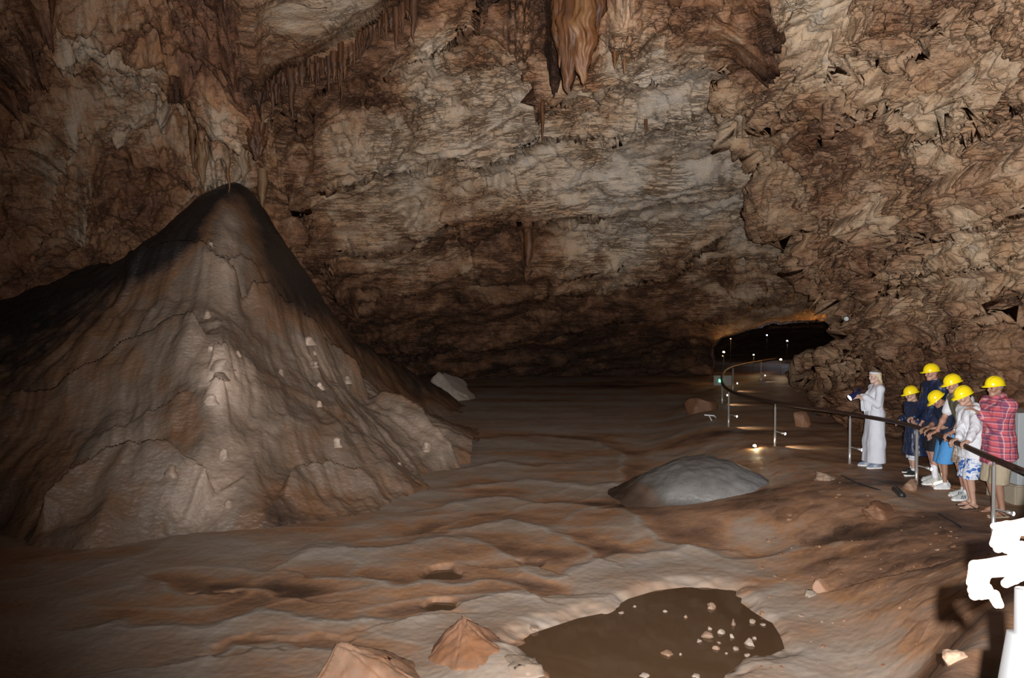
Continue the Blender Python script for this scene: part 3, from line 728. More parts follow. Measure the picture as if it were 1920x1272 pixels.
for (px, py, w, hpx) in ((395,655,20,16),(416,688,44,30),(412,708,40,22),(395,752,34,26),(446,664,14,16),(526,700,18,20),(578,642,30,22),(590,662,14,12),(592,684,16,14),(600,726,18,20),(598,758,15,16),(652,714,22,20),(632,832,24,24),(800,840,26,24),(322,886,30,30),(389,592,20,22),(420,855,24,30),(748,870,14,10),(428,945,20,18),(395,462,16,18)):
    q = mhit(px, py); s_ = q.y / F_PX
    q.z -= .03; blob('stalagmite', q, w * .36 * s_, hpx * .62 * s_, m_mound, 20 + k, MND, stain=(.02, .1, .2)[k % 3] if k < 12 else .16); k += 1

# grey dome on the floor
th = np.linspace(0, 2 * np.pi, 140, endpoint=False); t = np.linspace(0, 1, 46)
TH, T = np.meshgrid(th, t)
rr = 1.5 * T ** .92
dx, dy = rr * np.cos(TH) * 1.08, rr * np.sin(TH) * .95
hz = .66 * np.cos(T * np.pi / 2) ** 1.25 - .05
q = np.stack([dx, dy, hz], -1)
q[..., 2] += .05 * fbm(q * 1.6, 3, 401) + .012 * fbm(q * 7, 3, 402)
# flow-front that breaks off along the near side
fr = sstep(.2, .8, -np.sin(TH)) * sstep(.70, .76, T) * (1 + .25 * fbm(np.stack([TH * 5, TH * 0, TH * 0], -1), 2, 403))
q[..., 2] -= .10 * fr
q[..., :2] *= (1 + .05 * fbm(q * 1.2, 3, 404))[..., None]
gl = gz(*DOME); a = np.arange(T.size).reshape(T.shape); b = np.roll(a, -1, 1)
dome_st = .30 + .25 * fbm(q * 1.3, 3, 405) + .5 * sstep(.25, .95, np.sin(TH)) * sstep(.3, .9, T) + .55 * sstep(.5, 1.0, np.abs(np.cos(TH))) * sstep(.5, .95, T) + .45 * sstep(.62, .95, T) * (1 - .8 * np.exp(-((TH - 1.5 * np.pi) / .6) ** 2)) - .22 * np.exp(-((T - .68) / .10) ** 2) * sstep(.3, .8, -np.sin(TH))
m_dome = rock_mat('grey_dome_flowstone', [(0.0, (.23, .222, .215)), (.3, (.125, .117, .11)), (.5, (.095, .078, .064)), (.72, (.105, .06, .037)), (1.0, (.06, .035, .022))], nscale=(1.2, 5, 22), amt=(.12, .14, .12), rough=(.22, .5), bump=.6, crack=0, spec=.5, bdist=.02, mott=.3, sat=.8, fine=.3)
dm = mesh_np('stalagmite_dome', q, np.stack([a[:-1], a[1:], b[1:], b[:-1]], -1).reshape(-1, 4), m_dome, {'stain': dome_st})
dm.location = (DOME[0], DOME[1], gl + .02)
tag(dm, 'low rounded grey dome of glittering flowstone on the floor below the railing', 'rock formation')

m_stal = rock_mat('brown_dripstone', [(0.0, (.30, .24, .18)), (.3, (.22, .13, .075)), (.6, (.115, .055, .03)), (1.0, (.04, .02, .013))], nscale=(1.5, 6, 20), amt=(.15, .2, .12), rough=(.35, .7), bump=.5, crack=0, spec=.35, stretch=(1, 1, .35), bdist=.02, sat=1.15)
row = {}
def on_shell(px, py):
    r = int(np.argmin(np.abs(py1 - py))); c = int(np.argmin(np.abs(px1 - px)))
    return Vector(SHELL[0][r, c])
def stalactite(px, py, tip, w, label, group, stain=.7, bulge=0.0, seg=10, name='stalactite', out=.25):
    """hangs from the rock at (px, py) down to image row tip"""
    top = on_shell(px, py); n = top.normalized(); top = top - n * out
    s_ = top.y / F_PX; L = (tip - py) * s_; r = w * .5 * s_
    if w >= 20: seg = 40
    rings = 14 if w < 20 else 30; t_ = np.linspace(0, 1, rings); th_ = np.linspace(0, 2 * np.pi, seg, endpoint=False)
    prof = r * ((1 - t_) ** (.75 if w < 20 else .55) * (1 + bulge * np.sin(np.pi * t_))) + .004
    V_ = np.stack([prof[:, None] * np.cos(th_), prof[:, None] * np.sin(th_), np.repeat((.25 * L * (t_ < .01) - L * t_)[:, None], seg, 1)], -1)
    sd = int(px * 7 + py); qv = V_.reshape(-1, 3)
    V_[..., 0] += (r * .5 * fbm(np.stack([t_ * 3, t_ * 0 + sd, t_ * 0], -1), 2, 500))[:, None]
    fq_ = 1.5 if w < 20 else 2.6; ru = (1 + (.35 if w < 20 else .75) * (ridged(np.stack([np.cos(th_) * fq_ + V_[..., 2] * .0, np.sin(th_) * fq_ + V_[..., 2] * 0, V_[..., 2] * (.8 if w < 20 else 1.6) / max(L, .2) + sd], -1), 3, 501) - .55))[..., None]
    V_[..., :2] *= ru
    a = np.arange(rings * seg).reshape(rings, seg); b = np.roll(a, -1, 1)
    Q_ = np.stack([a[:-1], a[1:], b[1:], b[:-1]], -1).reshape(-1, 4)
    o = mesh_np(name, V_.reshape(-1, 3), Q_, m_stal, {'stain': stain + .2 * fbm(qv * 4 + sd, 2, 502)})
    o.location = top
    return tag(o, label, 'stalactite', group)
rs = random.Random(5)
lx = np.array([470, 540, 600, 650, 700, 760, 790]); ly = np.array([150, 128, 104, 68, 36, 2, -20])
G1 = 'stalactites along the brown roof ledge'
L1 = 'short brown stalactite in the fringe under the curved roof ledge'
for i in range(58):
    px = 478 + (790 - 478) * (i + rs.uniform(.1, .9)) / 58
    py = float(np.interp(px, lx, ly)) + rs.uniform(2, 12)
    stalactite(px, py, py + rs.choice((20, 26, 34, 24, 30, 44, 62)) * rs.uniform(.7, 1.2), rs.uniform(6, 15), L1, G1, rs.uniform(.72, .92))
for px, tip, w, lab in ((549, 212, 18, 'long thick brown stalactite hanging lowest from the left part of the roof ledge'), (783, 64, 17, 'thick brown stalactite at the upper right end of the curved roof ledge'), (716, 72, 15, 'dark brown stalactite midway along the upper half of the roof ledge'), (676, 122, 9, 'thin long brown stalactite dripping beside the paler rock of the roof'),
                        (635, 165, 10, 'slender brown stalactite below the middle of the curved roof ledge'), (514, 198, 12, 'pale brown stalactite nearest the left column under the roof ledge')):
    stalactite(px, float(np.interp(px, lx, ly)), tip, w, lab, G1, .8)
for px, py, tip, w, st_, lab in ((440, 155, 212, 26, .72, 'blunt dark stalactite hanging in front of the grey column over the mound'), (424, 235, 338, 12, .45, 'slim tan stalactite whose tip nearly touches the top of the mound'), (378, 240, 352, 20, .3, 'grey stalactite left of the mound summit ending in a rounded tip'), (455, 255, 345, 24, .2, 'pale grey stalactite just right of the mound summit'), (490, 330, 392, 18, .3, 'grey drapery-like stalactite behind the right shoulder of the mound'), (362, 258, 342, 14, .55, 'brown stalactite furthest left of those over the mound summit'),
                                 (98, 0, 45, 12, .8, 'small dark stalactite near the top left corner of the cave'), (22, -10, 30, 12, .7, 'short brown stalactite in the extreme top left corner'), (1160, 40, 66, 9, .5, 'thin tan stalactite on the roof right of the big brown drapery'), (1180, 36, 58, 7, .5, 'thinnest tan stalactite right of the brown drapery'),
                                 (1018, 175, 250, 8, .6, 'thin rusty stalactite on the pale roof below the brown drapery'), (1210, 235, 258, 6, .6, 'tiny brown stalactite under a pale ledge in the middle of the roof'), (990, 440, 500, 17, .72, 'stubby brown stalactite below the lowest pale band of the roof')):
    o = stalactite(px, py, tip, w, lab, 'single stalactites', st_, .5 if w > 15 else .1, 14, out=.3)
for px, w, tip in ((1052, 26, 95), (1072, 34, 105), (1098, 40, 92), (1120, 24, 70)):
    stalactite(px, -50, tip, w, {1052: 'leftmost fold of the big brown drapery on the roof', 1072: 'longest fold of the big brown drapery on the roof', 1098: 'widest grey-brown fold of the drapery on the roof', 1120: 'rightmost short fold of the big brown drapery'}[px], 'folds of the brown roof drapery', .78 if px != 1098 else .55, .6, 16, 'dripstone_drapery', .5)

# ================================================================ loose rocks
m_stone = rock_mat('loose_stone', [(0.0, (.33, .28, .23)), (.3, (.25, .18, .13)), (.6, (.27, .125, .062)), (1.0, (.07, .035, .02))], nscale=(2, 8, 30), amt=(.12, .15, .1), rough=(.4, .8), bump=.5, crack=0, spec=.35, bdist=.01)
def stone(name, loc, size, seed, stain, label, cat, group=None, rz=0.0, flat=.6, sub=3, sink=.3, mat=None):
    bm = bmesh.new(); bmesh.ops.create_icosphere(bm, subdivisions=sub, radius=1)
    V_ = np.array([v.co[:] for v in bm.verts])
    f1_, f2_, c_ = worley(V_ * 1.05 + seed * 5.3, 600 + seed)
    r_ = 1 + .45 * (c_ - .5) + .28 * fbm(V_ * 1.1 + seed, 3, 601) + .05 * fbm(V_ * 5, 2, 602)
    V_ = V_ * r_[:, None]
    for n_ in np.random.RandomState(seed).normal(size=(7, 3)):                   # broken faces
        n_ = n_ / np.linalg.norm(n_); dd_ = V_ @ n_; cut = .62 + .1 * rnd.random()
        V_ = V_ - np.clip(dd_ - cut, 0, None)[:, None] * n_ * .92
    V_ = V_ * np.array(size) * np.array([1, 1, flat])
    for v, c in zip(bm.verts, V_): v.co = c
    o = obj(name, bm, mat or m_stone, smooth=sub > 2)
    at_ = o.data.attributes.new('stain', 'FLOAT', 'POINT'); at_.data.foreach_set('value', np.full(len(V_), stain, np.float32))
    o.location = Vector(loc) + Vector((0, 0, size[2] * flat * (1 - 2 * sink) * .5)); o.rotation_euler = (0, 0, rz)
    return tag(o, label, cat, group)
def rock_at(px, py, wpx, hpx, seed, stain, label, depth=1.0, group=None, name='boulder', cat='rock', sink=.35, rz=0.0, mat=None):
    q_ = ghit(px, py); s_ = q_.y / F_PX
    return stone(name, q_, (wpx * .5 * s_, wpx * .5 * s_ * depth, hpx * s_ * .75), seed, stain, label, cat, group, rz, 1.0, 4, sink, mat)
def wedge(base, apex, D_, seed, stain, label):
    """broken wedge of rock given by its corners on the ground and its crest"""
    pts = [ghit(px, py) for px, py in base]; ax = [Vector(P(px, py, pts[0].y + dd_)) for px, py, dd_ in apex]
    o_ = pts[0].copy(); bm = bmesh.new()
    for q_ in pts + [p_ + Vector((0, .55, -.1)) for p_ in pts[:1] + pts[-1:]] + ax: bm.verts.new(q_ - o_)
    for q_ in pts: bm.verts.new(q_ - o_ - Vector((0, 0, .2)))
    r_ = bmesh.ops.convex_hull(bm, input=bm.verts[:]); bmesh.ops.delete(bm, geom=[g for g in r_['geom_interior'] if isinstance(g, bmesh.types.BMVert)], context='VERTS')
    bmesh.ops.triangulate(bm, faces=bm.faces[:])
    bmesh.ops.bevel(bm, geom=bm.edges[:], offset=.025, segments=2, affect='EDGES'); bmesh.ops.triangulate(bm, faces=bm.faces[:])
    for _ in range(4):
        le = [e for e in bm.edges if e.calc_length() > .05]
        if le: bmesh.ops.subdivide_edges(bm, edges=le, cuts=1); bmesh.ops.triangulate(bm, faces=bm.faces[:])
    V_ = np.array([v.co[:] for v in bm.verts]); n_ = fbm(V_ * 2.2 + seed, 4, 620 + seed)[:, None] * .05 + fbm(V_ * 9 + seed, 3, 621)[:, None] * .014
    c_ = V_.mean(0); u_ = (V_ - c_) / (np.linalg.norm(V_ - c_, axis=1)[:, None] + 1e-6)
    for v, c in zip(bm.verts, V_ + u_ * n_): v.co = c
    o = obj('boulder', bm, m_stone, None, True, o_); at_ = o.data.attributes.new('stain', 'FLOAT', 'POINT'); at_.data.foreach_set('value', np.full(len(V_), stain, np.float32))
    return tag(o, label, 'rock')
wedge([(800, 1238), (850, 1262), (905, 1262), (940, 1222)], [(868, 1154, .25), (880, 1166, .3)], 0, 1, .60, 'large orange wedge of rock left of the big pool in the foreground')
wedge([(585, 1290), (660, 1300), (750, 1300), (790, 1280)], [(632, 1196, .22), (660, 1222, .25), (720, 1238, .2)], 0, 2, .50, 'pale orange peaked rock at the bottom edge of the floor')
rock_at(985, 1262, 90, 26, 3, .3, 'low pale lump of mud rock at the left shore of the big pool')
b_ = rock_at(845, 748, 92, 52, 4, .05, 'long grey slab of rock leaning at the far foot of the mound', .7)
b_.rotation_euler = (0, .5, .2)
rock_at(1312, 772, 60, 46, 5, .8, 'rust coloured boulder left of the first bend of the railing')
rock_at(1538, 1106, 34, 24, 6, .5, 'orange stone lying alone on the bank right of the pool')
rock_at(1520, 1116, 30, 10, 7, .15, 'flat grey stone tucked beside the lone orange stone')
rock_at(1504, 800, 30, 42, 8, .55, 'upright tan block of rock between the path and the right wall')
rock_at(1522, 716, 46, 26, 9, .35, 'tan block on the path corner under the right wall')
rock_at(1590, 790, 44, 70, 10, .4, 'tall pale rock against the wall behind the woman in white')
rock_at(1706, 918, 30, 24, 11, .5, 'ochre stone at the foot of the railing post by the boys')
rock_at(1650, 965, 70, 24, 12, .8, 'broad reddish rock on the bank below the railing')
rock_at(1545, 900, 40, 22, 13, .35, 'tan rock on the bank right of the grey dome')
rock_at(1790, 1240, 60, 24, 14, .42, 'pale slab of rock on the bank by the nearest railing post')
rock_at(1000, 1180, 26, 8, 15, .3, 'small flat stone on the left shore of the big pool')
PGR = 'pebbles in the brown pool'
pebs = [(1335,1140,18,16),(1165,1150,10,5),(1248,1147,8,5),(1375,1172,10,16),(1410,1168,12,9),(1286,1158,8,6),(1325,1193,26,12),(1352,1187,14,12),(1311,1203,12,6),(1372,1195,10,9),(1344,1217,14,10),(1380,1218,12,10),(1405,1208,20,22),(1250,1226,22,10),(1415,1198,9,6),(1430,1172,10,6),(1208,1268,18,8),(1306,1268,14,7),(1348,1206,7,5),(1400,1230,12,5),(1276,1228,6,5),(1190,1138,7,4),(1362,1226,7,5),(1330,1180,9,7)]
for i, (px, py, w, h) in enumerate(pebs):
    q_ = P(px, py, 1.0); D_ = -3.262 / q_[2]; q_ = Vector(P(px, py, D_)); s_ = q_.y / F_PX
    stone('pebble', q_, (w * .55 * s_, w * .5 * s_, max(h * .8, w * .45) * .7 * s_), 40 + i, rs.choice((.15, .25, .4)), {0: 'largest block-shaped pebble in the far half of the pool', 12: 'tall light pebble standing near the right shore of the pool', 13: 'lone oval pebble in the near left part of the pool', 6: 'long flat pebble in the cluster near the right of the pool'}.get(i, 'small pale pebble lying in the shallow brown pool'), 'pebble', PGR, rs.uniform(0, 3), 1.0, 3, .45)
BGR = 'stones scattered on the bank'
i = 0
while i < 120:
    px, py = rs.uniform(1380, 1915), rs.uniform(905, 1265)
    q_ = ghit(px, py); inf = ground(np.array([q_.x]), np.array([q_.y]))[2]
    if inf['onp'][0] > .02 or inf['psd'][0] < .1 or px < 1400 + (1000 - py) * .3: i += 0; px = None
    if px is None: continue
    if py < 960 and px < 1540: continue
    if math.hypot(q_.x - DOME[0], q_.y - DOME[1]) < 1.7: continue
    w = rs.choice((4, 4, 5, 5, 6, 7, 8, 12)) * .55; s_ = q_.y / F_PX
    stone('stone', q_, (w * s_, w * s_ * rs.uniform(.6, 1), w * s_ * rs.uniform(.4, .8)), 100 + i % 40, rs.choice((.3, .4, .5, .6, .75)), 'small loose stone on the brown bank below the railing', 'stone', BGR, rs.uniform(0, 6), 1.0, 2, .4); i += 1

# ================================================================ railing with its post lamps
m_rail = plain('dark_brown_handrail', (.030, .015, .012), .42, 0, .4)
m_steel = plain('brushed_steel', (.50, .48, .46), .33, .55)
m_led = glow('led_lens', (.75, .85, 1.0), 14.0)
RAILP = [(.55,.75,-.56),(1.06,1.5,-.60),(1.78,2.45,-.74),(2.95,4.2,-1.02),(4.35,6.2,-1.32),(5.2,7.6,-1.56),(5.72,8.75,-1.69)]
posts = []
for px, by, D_ in ((1862,1008,9.32),(1718,914,12.13),(1593,871,14.05),(1453,838,16.06),(1366,800,19.1),(1354,756,24.4),(1374,732,28.7),(1427,714,33.0),(1524,690,38.0)):
    x_ = float(P(px, by, D_)[0]); posts.append(Vector((x_, D_, gz(x_, D_))))
rail_pts = [Vector(p_) for p_ in RAILP]
for i, p_ in enumerate(posts):
    rail_pts.append(p_ + Vector((0, 0, .90)))
RAILPTS = rail_pts
def smooth_line(pts, n=8):
    out = []
    for i in range(len(pts) - 1):
        p0, p1, p2, p3 = pts[max(i - 1, 0)], pts[i], pts[i + 1], pts[min(i + 2, len(pts) - 1)]
        for k_ in range(n):
            t_ = k_ / n
            out.append(.5 * ((2 * p1) + (p2 - p0) * t_ + (2 * p0 - 5 * p1 + 4 * p2 - p3) * t_ ** 2 + (3 * p1 - p0 - 3 * p2 + p3) * t_ ** 3))
    out.append(pts[-1]); return out
rail_root = empty('path_railing', posts[2])
tag(rail_root, 'dark brown handrail on slim steel posts running along the visitor path', 'railing')
inv0 = -Vector(rail_root.location)
bm = bmesh.new(); add_tube(bm, [p_ + inv0 for p_ in smooth_line(rail_pts)], .036, 12); obj('handrail', bm, m_rail, rail_root)
def spot(name, loc, target, watt, col, deg, size=.02, blend=.7):
    l = bpy.data.lights.new(name, 'SPOT'); l.energy = watt; l.color = col; l.spot_size = math.radians(deg); l.spot_blend = blend; l.shadow_soft_size = size
    o = bpy.data.objects.new(name, l); C.objects.link(o); o.location = loc
    o.rotation_euler = (Vector(target) - Vector(loc)).to_track_quat('-Z', 'Y').to_euler(); return o
def point(name, loc, watt, col, size=.03):
    l = bpy.data.lights.new(name, 'POINT'); l.energy = watt; l.color = col; l.shadow_soft_size = size
    o = bpy.data.objects.new(name, l); C.objects.link(o); o.location = loc; return o
m_mirror = plain('mirror_polished_steel', (.55, .56, .58), .30, .95)
def rail_post(base, top, lampdir, led=True, r=.026, mat=None):
    bm = bmesh.new(); b0, t0_ = base + inv0, top + inv0
    add_tube(bm, [b0 - Vector((0, 0, .08)), b0 + (t0_ - b0) * .30, b0 + (t0_ - b0) * .301, t0_ - Vector((0, 0, .09)), t0_ - Vector((0, 0, .085)), t0_], [r * 1.15, r * 1.15, r, r, r * .6, r * .6], 14)
    po = obj('post', bm, mat or m_steel, rail_root)
    if lampdir is None: return po
    h = b0 + (t0_ - b0) * .34; d_ = Vector(lampdir).normalized()
    bm = bmesh.new(); add_tube(bm, [h, h + d_ * .13, h + d_ * .131, h + d_ * .20], [.012, .012, .024, .026], 10); arm = obj('post_lamp', bm, m_steel, po)
    bm = bmesh.new(); e_ = h + d_ * .2; add_tube(bm, [e_ - d_ * .004, e_ + d_ * .012, e_ + d_ * .02], [.025, .023, .012], 10); obj('lamp_lens', bm, m_led, po)
    if led:
        e_ = base + (top - base) * .34 + d_ * .225
        spot('post_lamp_light', e_, e_ + Vector((.25, -.05, -.34)), 13.0, (1.0, .86, .6), 95)
    return po
for i, p_ in enumerate(posts):
    tp = rail_pts[len(RAILP) + i]
    rail_post(p_, tp, (.9, -.55, -.2) if i < 5 else (.6, -.9, -.1), True, .021 if i < 5 else .026)
for x0, y0, x1, y1, z1 in ((.86, 1.5, .99, 1.5, -.52),):
    rail_post(Vector((x0, y0, gz(x0, y0))), Vector((x1, y1, z1)), None, r=.030, mat=m_mirror)
for j in (3, 5):
    q_ = Vector(RAILP[j]); rail_post(Vector((q_.x, q_.y, gz(q_.x, q_.y))), q_, (.8, .5, -.2))

# ================================================================ cabinet, board, lamps, cables
m_cab = plain('grey_painted_metal', (.42, .45, .47), .45, .1, .5, .15, 30)
m_conc = plain('rough_concrete', (.34, .29, .22), .9, 0, .3, .6, 25)
cx_, cy_ = 7.42, 11.3; cz_ = gz(cx_, cy_)
cab = tag(empty('electrical_cabinet', (cx_, cy_, cz_), .05), 'grey metal electrical cabinet on a concrete base behind the man in plaid', 'cabinet')
bm = bmesh.new(); add_box(bm, (-.30, -.28, .26), (.75, .28, 1.28), .012); obj('cabinet_body', bm, m_cab, cab, False)
bm = bmesh.new(); add_box(bm, (.06, -.302, .30), (.72, -.281, 1.20), .006); dr = obj('cabinet_door', bm, m_cab, cab, False)
bm = bmesh.new(); add_box(bm, (.10, -.318, .72), (.12, -.300, .84), .004); obj('handle', bm, m_steel, dr, False)
bm = bmesh.new(); add_box(bm, (-.36, -.32, -.1), (.80, .32, .26), .02); obj('concrete_base', bm, m_conc, cab, False)
bp = Vector(P(1356, 714, 24.9))
brd = tag(empty('notice_board', (bp.x, bp.y, gz(bp.x, bp.y))), 'small grey board with a green light at the bend of the railing', 'sign')
hz_ = bp.z - brd.location.z
m_board = plain('grey_board', (.16, .15, .13), .6)
bm = bmesh.new(); add_box(bm, (-.30, 0, hz_ - .16), (.27, .04, hz_ + .16), .008); obj('board_panel', bm, m_board, brd, False)
bm = bmesh.new(); add_tube(bm, [(-.02, .06, -.05), (-.02, .06, hz_ + .12)], .022, 10); obj('board_post', bm, m_steel, brd)
bm = bmesh.new(); add_box(bm, (-.15, -.045, hz_ - .05), (-.02, -.005, hz_ + .04), .008); obj('green_light', bm, glow('green_exit_light', (.2, 1.0, .55), 2.2, (.1, .5, .3)), brd, False)
m_black = plain('black_plastic', (.02, .02, .022), .45)
def lamp(px, py, D_, r, col, strength, watt, label, group=None, ground_it=False, name='cave_lamp'):
    q_ = Vector(P(px, py, D_))
    if ground_it: q_ = ghit(px, py + 3); q_.z += r * 1.2
    rt = tag(empty(name, q_), label, 'lamp', group)
    g_ = gz(q_.x, q_.y) - q_.z
    bm = bmesh.new(); add_lathe(bm, [(r * .5, -r * 1.3), (r * 1.15, -r * 1.2), (r * 1.2, -r * .2), (r * 1.0, 0)], 16); obj('housing', bm, m_black, rt)
    if not ground_it and -3 < g_ < -r * 1.4:
        bm = bmesh.new(); add_tube(bm, [(0, 0, g_ - .05), (0, 0, -r)], .010, 8); obj('stand', bm, m_black, rt)
    bm = bmesh.new(); bmesh.ops.create_uvsphere(bm, u_segments=16, v_segments=10, radius=r); obj('bulb', bm, glow('lamp_glow', col, strength), rt)
    if watt: point('cave_lamp_light', q_ + Vector((0, -r * 1.6, r * .6)), watt, col)
    return rt
WARM, WARM2, COLD = (1.0, .72, .34), (1.0, .55, .18), (.75, .83, 1.0)
lamp(1415, 838, 0, .035, (1.0, .78, .45), 40, 5, 'small bright lamp glowing on the ground beside the grey dome', None, True)
LG = 'distant lamps in the dark passage'
lamp(1357, 661, 34, 0.048, WARM, 30, 14, 'warm lamp at the left mouth of the dark passage', LG)
lamp(1355, 668, 33.6, 0.024, WARM2, 6, 0, 'faint amber lamp just under the leftmost warm one', LG)
lamp(1413, 666, 38, 0.037, WARM, 28, 10, 'small warm lamp between two railing posts at the passage mouth', LG)
lamp(1464, 675, 36, 0.051, (1.0, .74, .42), 40, 16, 'brightest warm lamp low down in the passage', LG)
lamp(1438, 629, 46, 0.041, COLD, 24, 12, 'cold white lamp highest up in the dark passage', LG)
lamp(1476, 640, 44, 0.048, COLD, 28, 16, 'cold white lamp lighting a wet patch in the passage', LG)
lamp(1370, 636, 40, 0.027, WARM2, 6, 3, 'dim orange lamp near the top left of the passage', LG)
# lamp in the side passage hidden by the right wall: it colours the lip of the roof
lq = Vector(P(1580, 652, 35.5))
spot('side_passage_light', lq, Vector(P(1500, 594, 33.0)), 260, (1.0, .42, .09), 75, .05)
# flood lamp bracket on the right-hand wall
def on_right(px, py):
    d_ = np.abs(PXr - px) + np.abs(PY2 - py) + 1e3 * (S < 0); r_, c_ = np.unravel_index(np.argmin(d_), d_.shape); return Vector(RSHELL[0][r_, c_])
q_ = on_right(1585, 600); q_ = q_ - q_.normalized() * .06
fl_ = tag(empty('spotlight', q_), 'small dark spotlight with a pale lens fixed to the right wall', 'lamp')
bm = bmesh.new(); add_tube(bm, [(.12, .1, .06), (0, 0, .0), (-.02, -.02, 0)], .012, 8); obj('bracket', bm, m_black, fl_)
bm = bmesh.new(); add_tube(bm, [(0, 0, 0), (-.05, -.07, -.01), (-.09, -.13, -.02)], [.03, .06, .07], 14); obj('housing', bm, m_black, fl_)
bm = bmesh.new(); add_tube(bm, [(-.089, -.129, -.02), (-.096, -.139, -.021)], [.06, .055], 14); obj('lens', bm, plain('pale_glass', (.6, .66, .66), .15), fl_)
def cable(pts, r, label, name='cable'):
    w_ = []
    for px, py in pts:
        q_ = ghit(px, py); w_.append(q_ + Vector((0, 0, r * .6)))
    o_ = w_[0].copy(); bm = bmesh.new(); add_tube(bm, smooth_line([q_ - o_ for q_ in w_], 6), r, 8)
    return tag(obj(name, bm, m_black, None, True, o_), label, 'cable')
cable([(1578, 893), (1592, 900), (1608, 908), (1628, 914), (1650, 921)], .014, 'black cable running down the bank left of the railing post by the woman in white')
cable([(1760, 965), (1775, 974), (1790, 982), (1806, 992)], .012, 'short black cable on the bank below the boy in the white hoodie')
cable([(1678, 921), (1684, 926), (1692, 934)], .05, 'thick black pipe end sticking out of the bank under the railing', 'pipe')
q_ = ghit(1332, 790); m_white = plain('white_painted_metal', (.7, .72, .75), .5)
bm = bmesh.new(); add_tube(bm, [(-.16, 0, .10), (.1, .02, .08), (.16, .05, .02)], .018, 8); add_tube(bm, [(-.04, 0, .09), (.04, -.06, -.08), (.22, -.1, -.22)], .014, 8)
tag(obj('bracket', bm, m_white, None, True, q_ + Vector((0, 0, .06))), 'small white metal bracket lying on the rubble left of the railing corner', 'bracket')
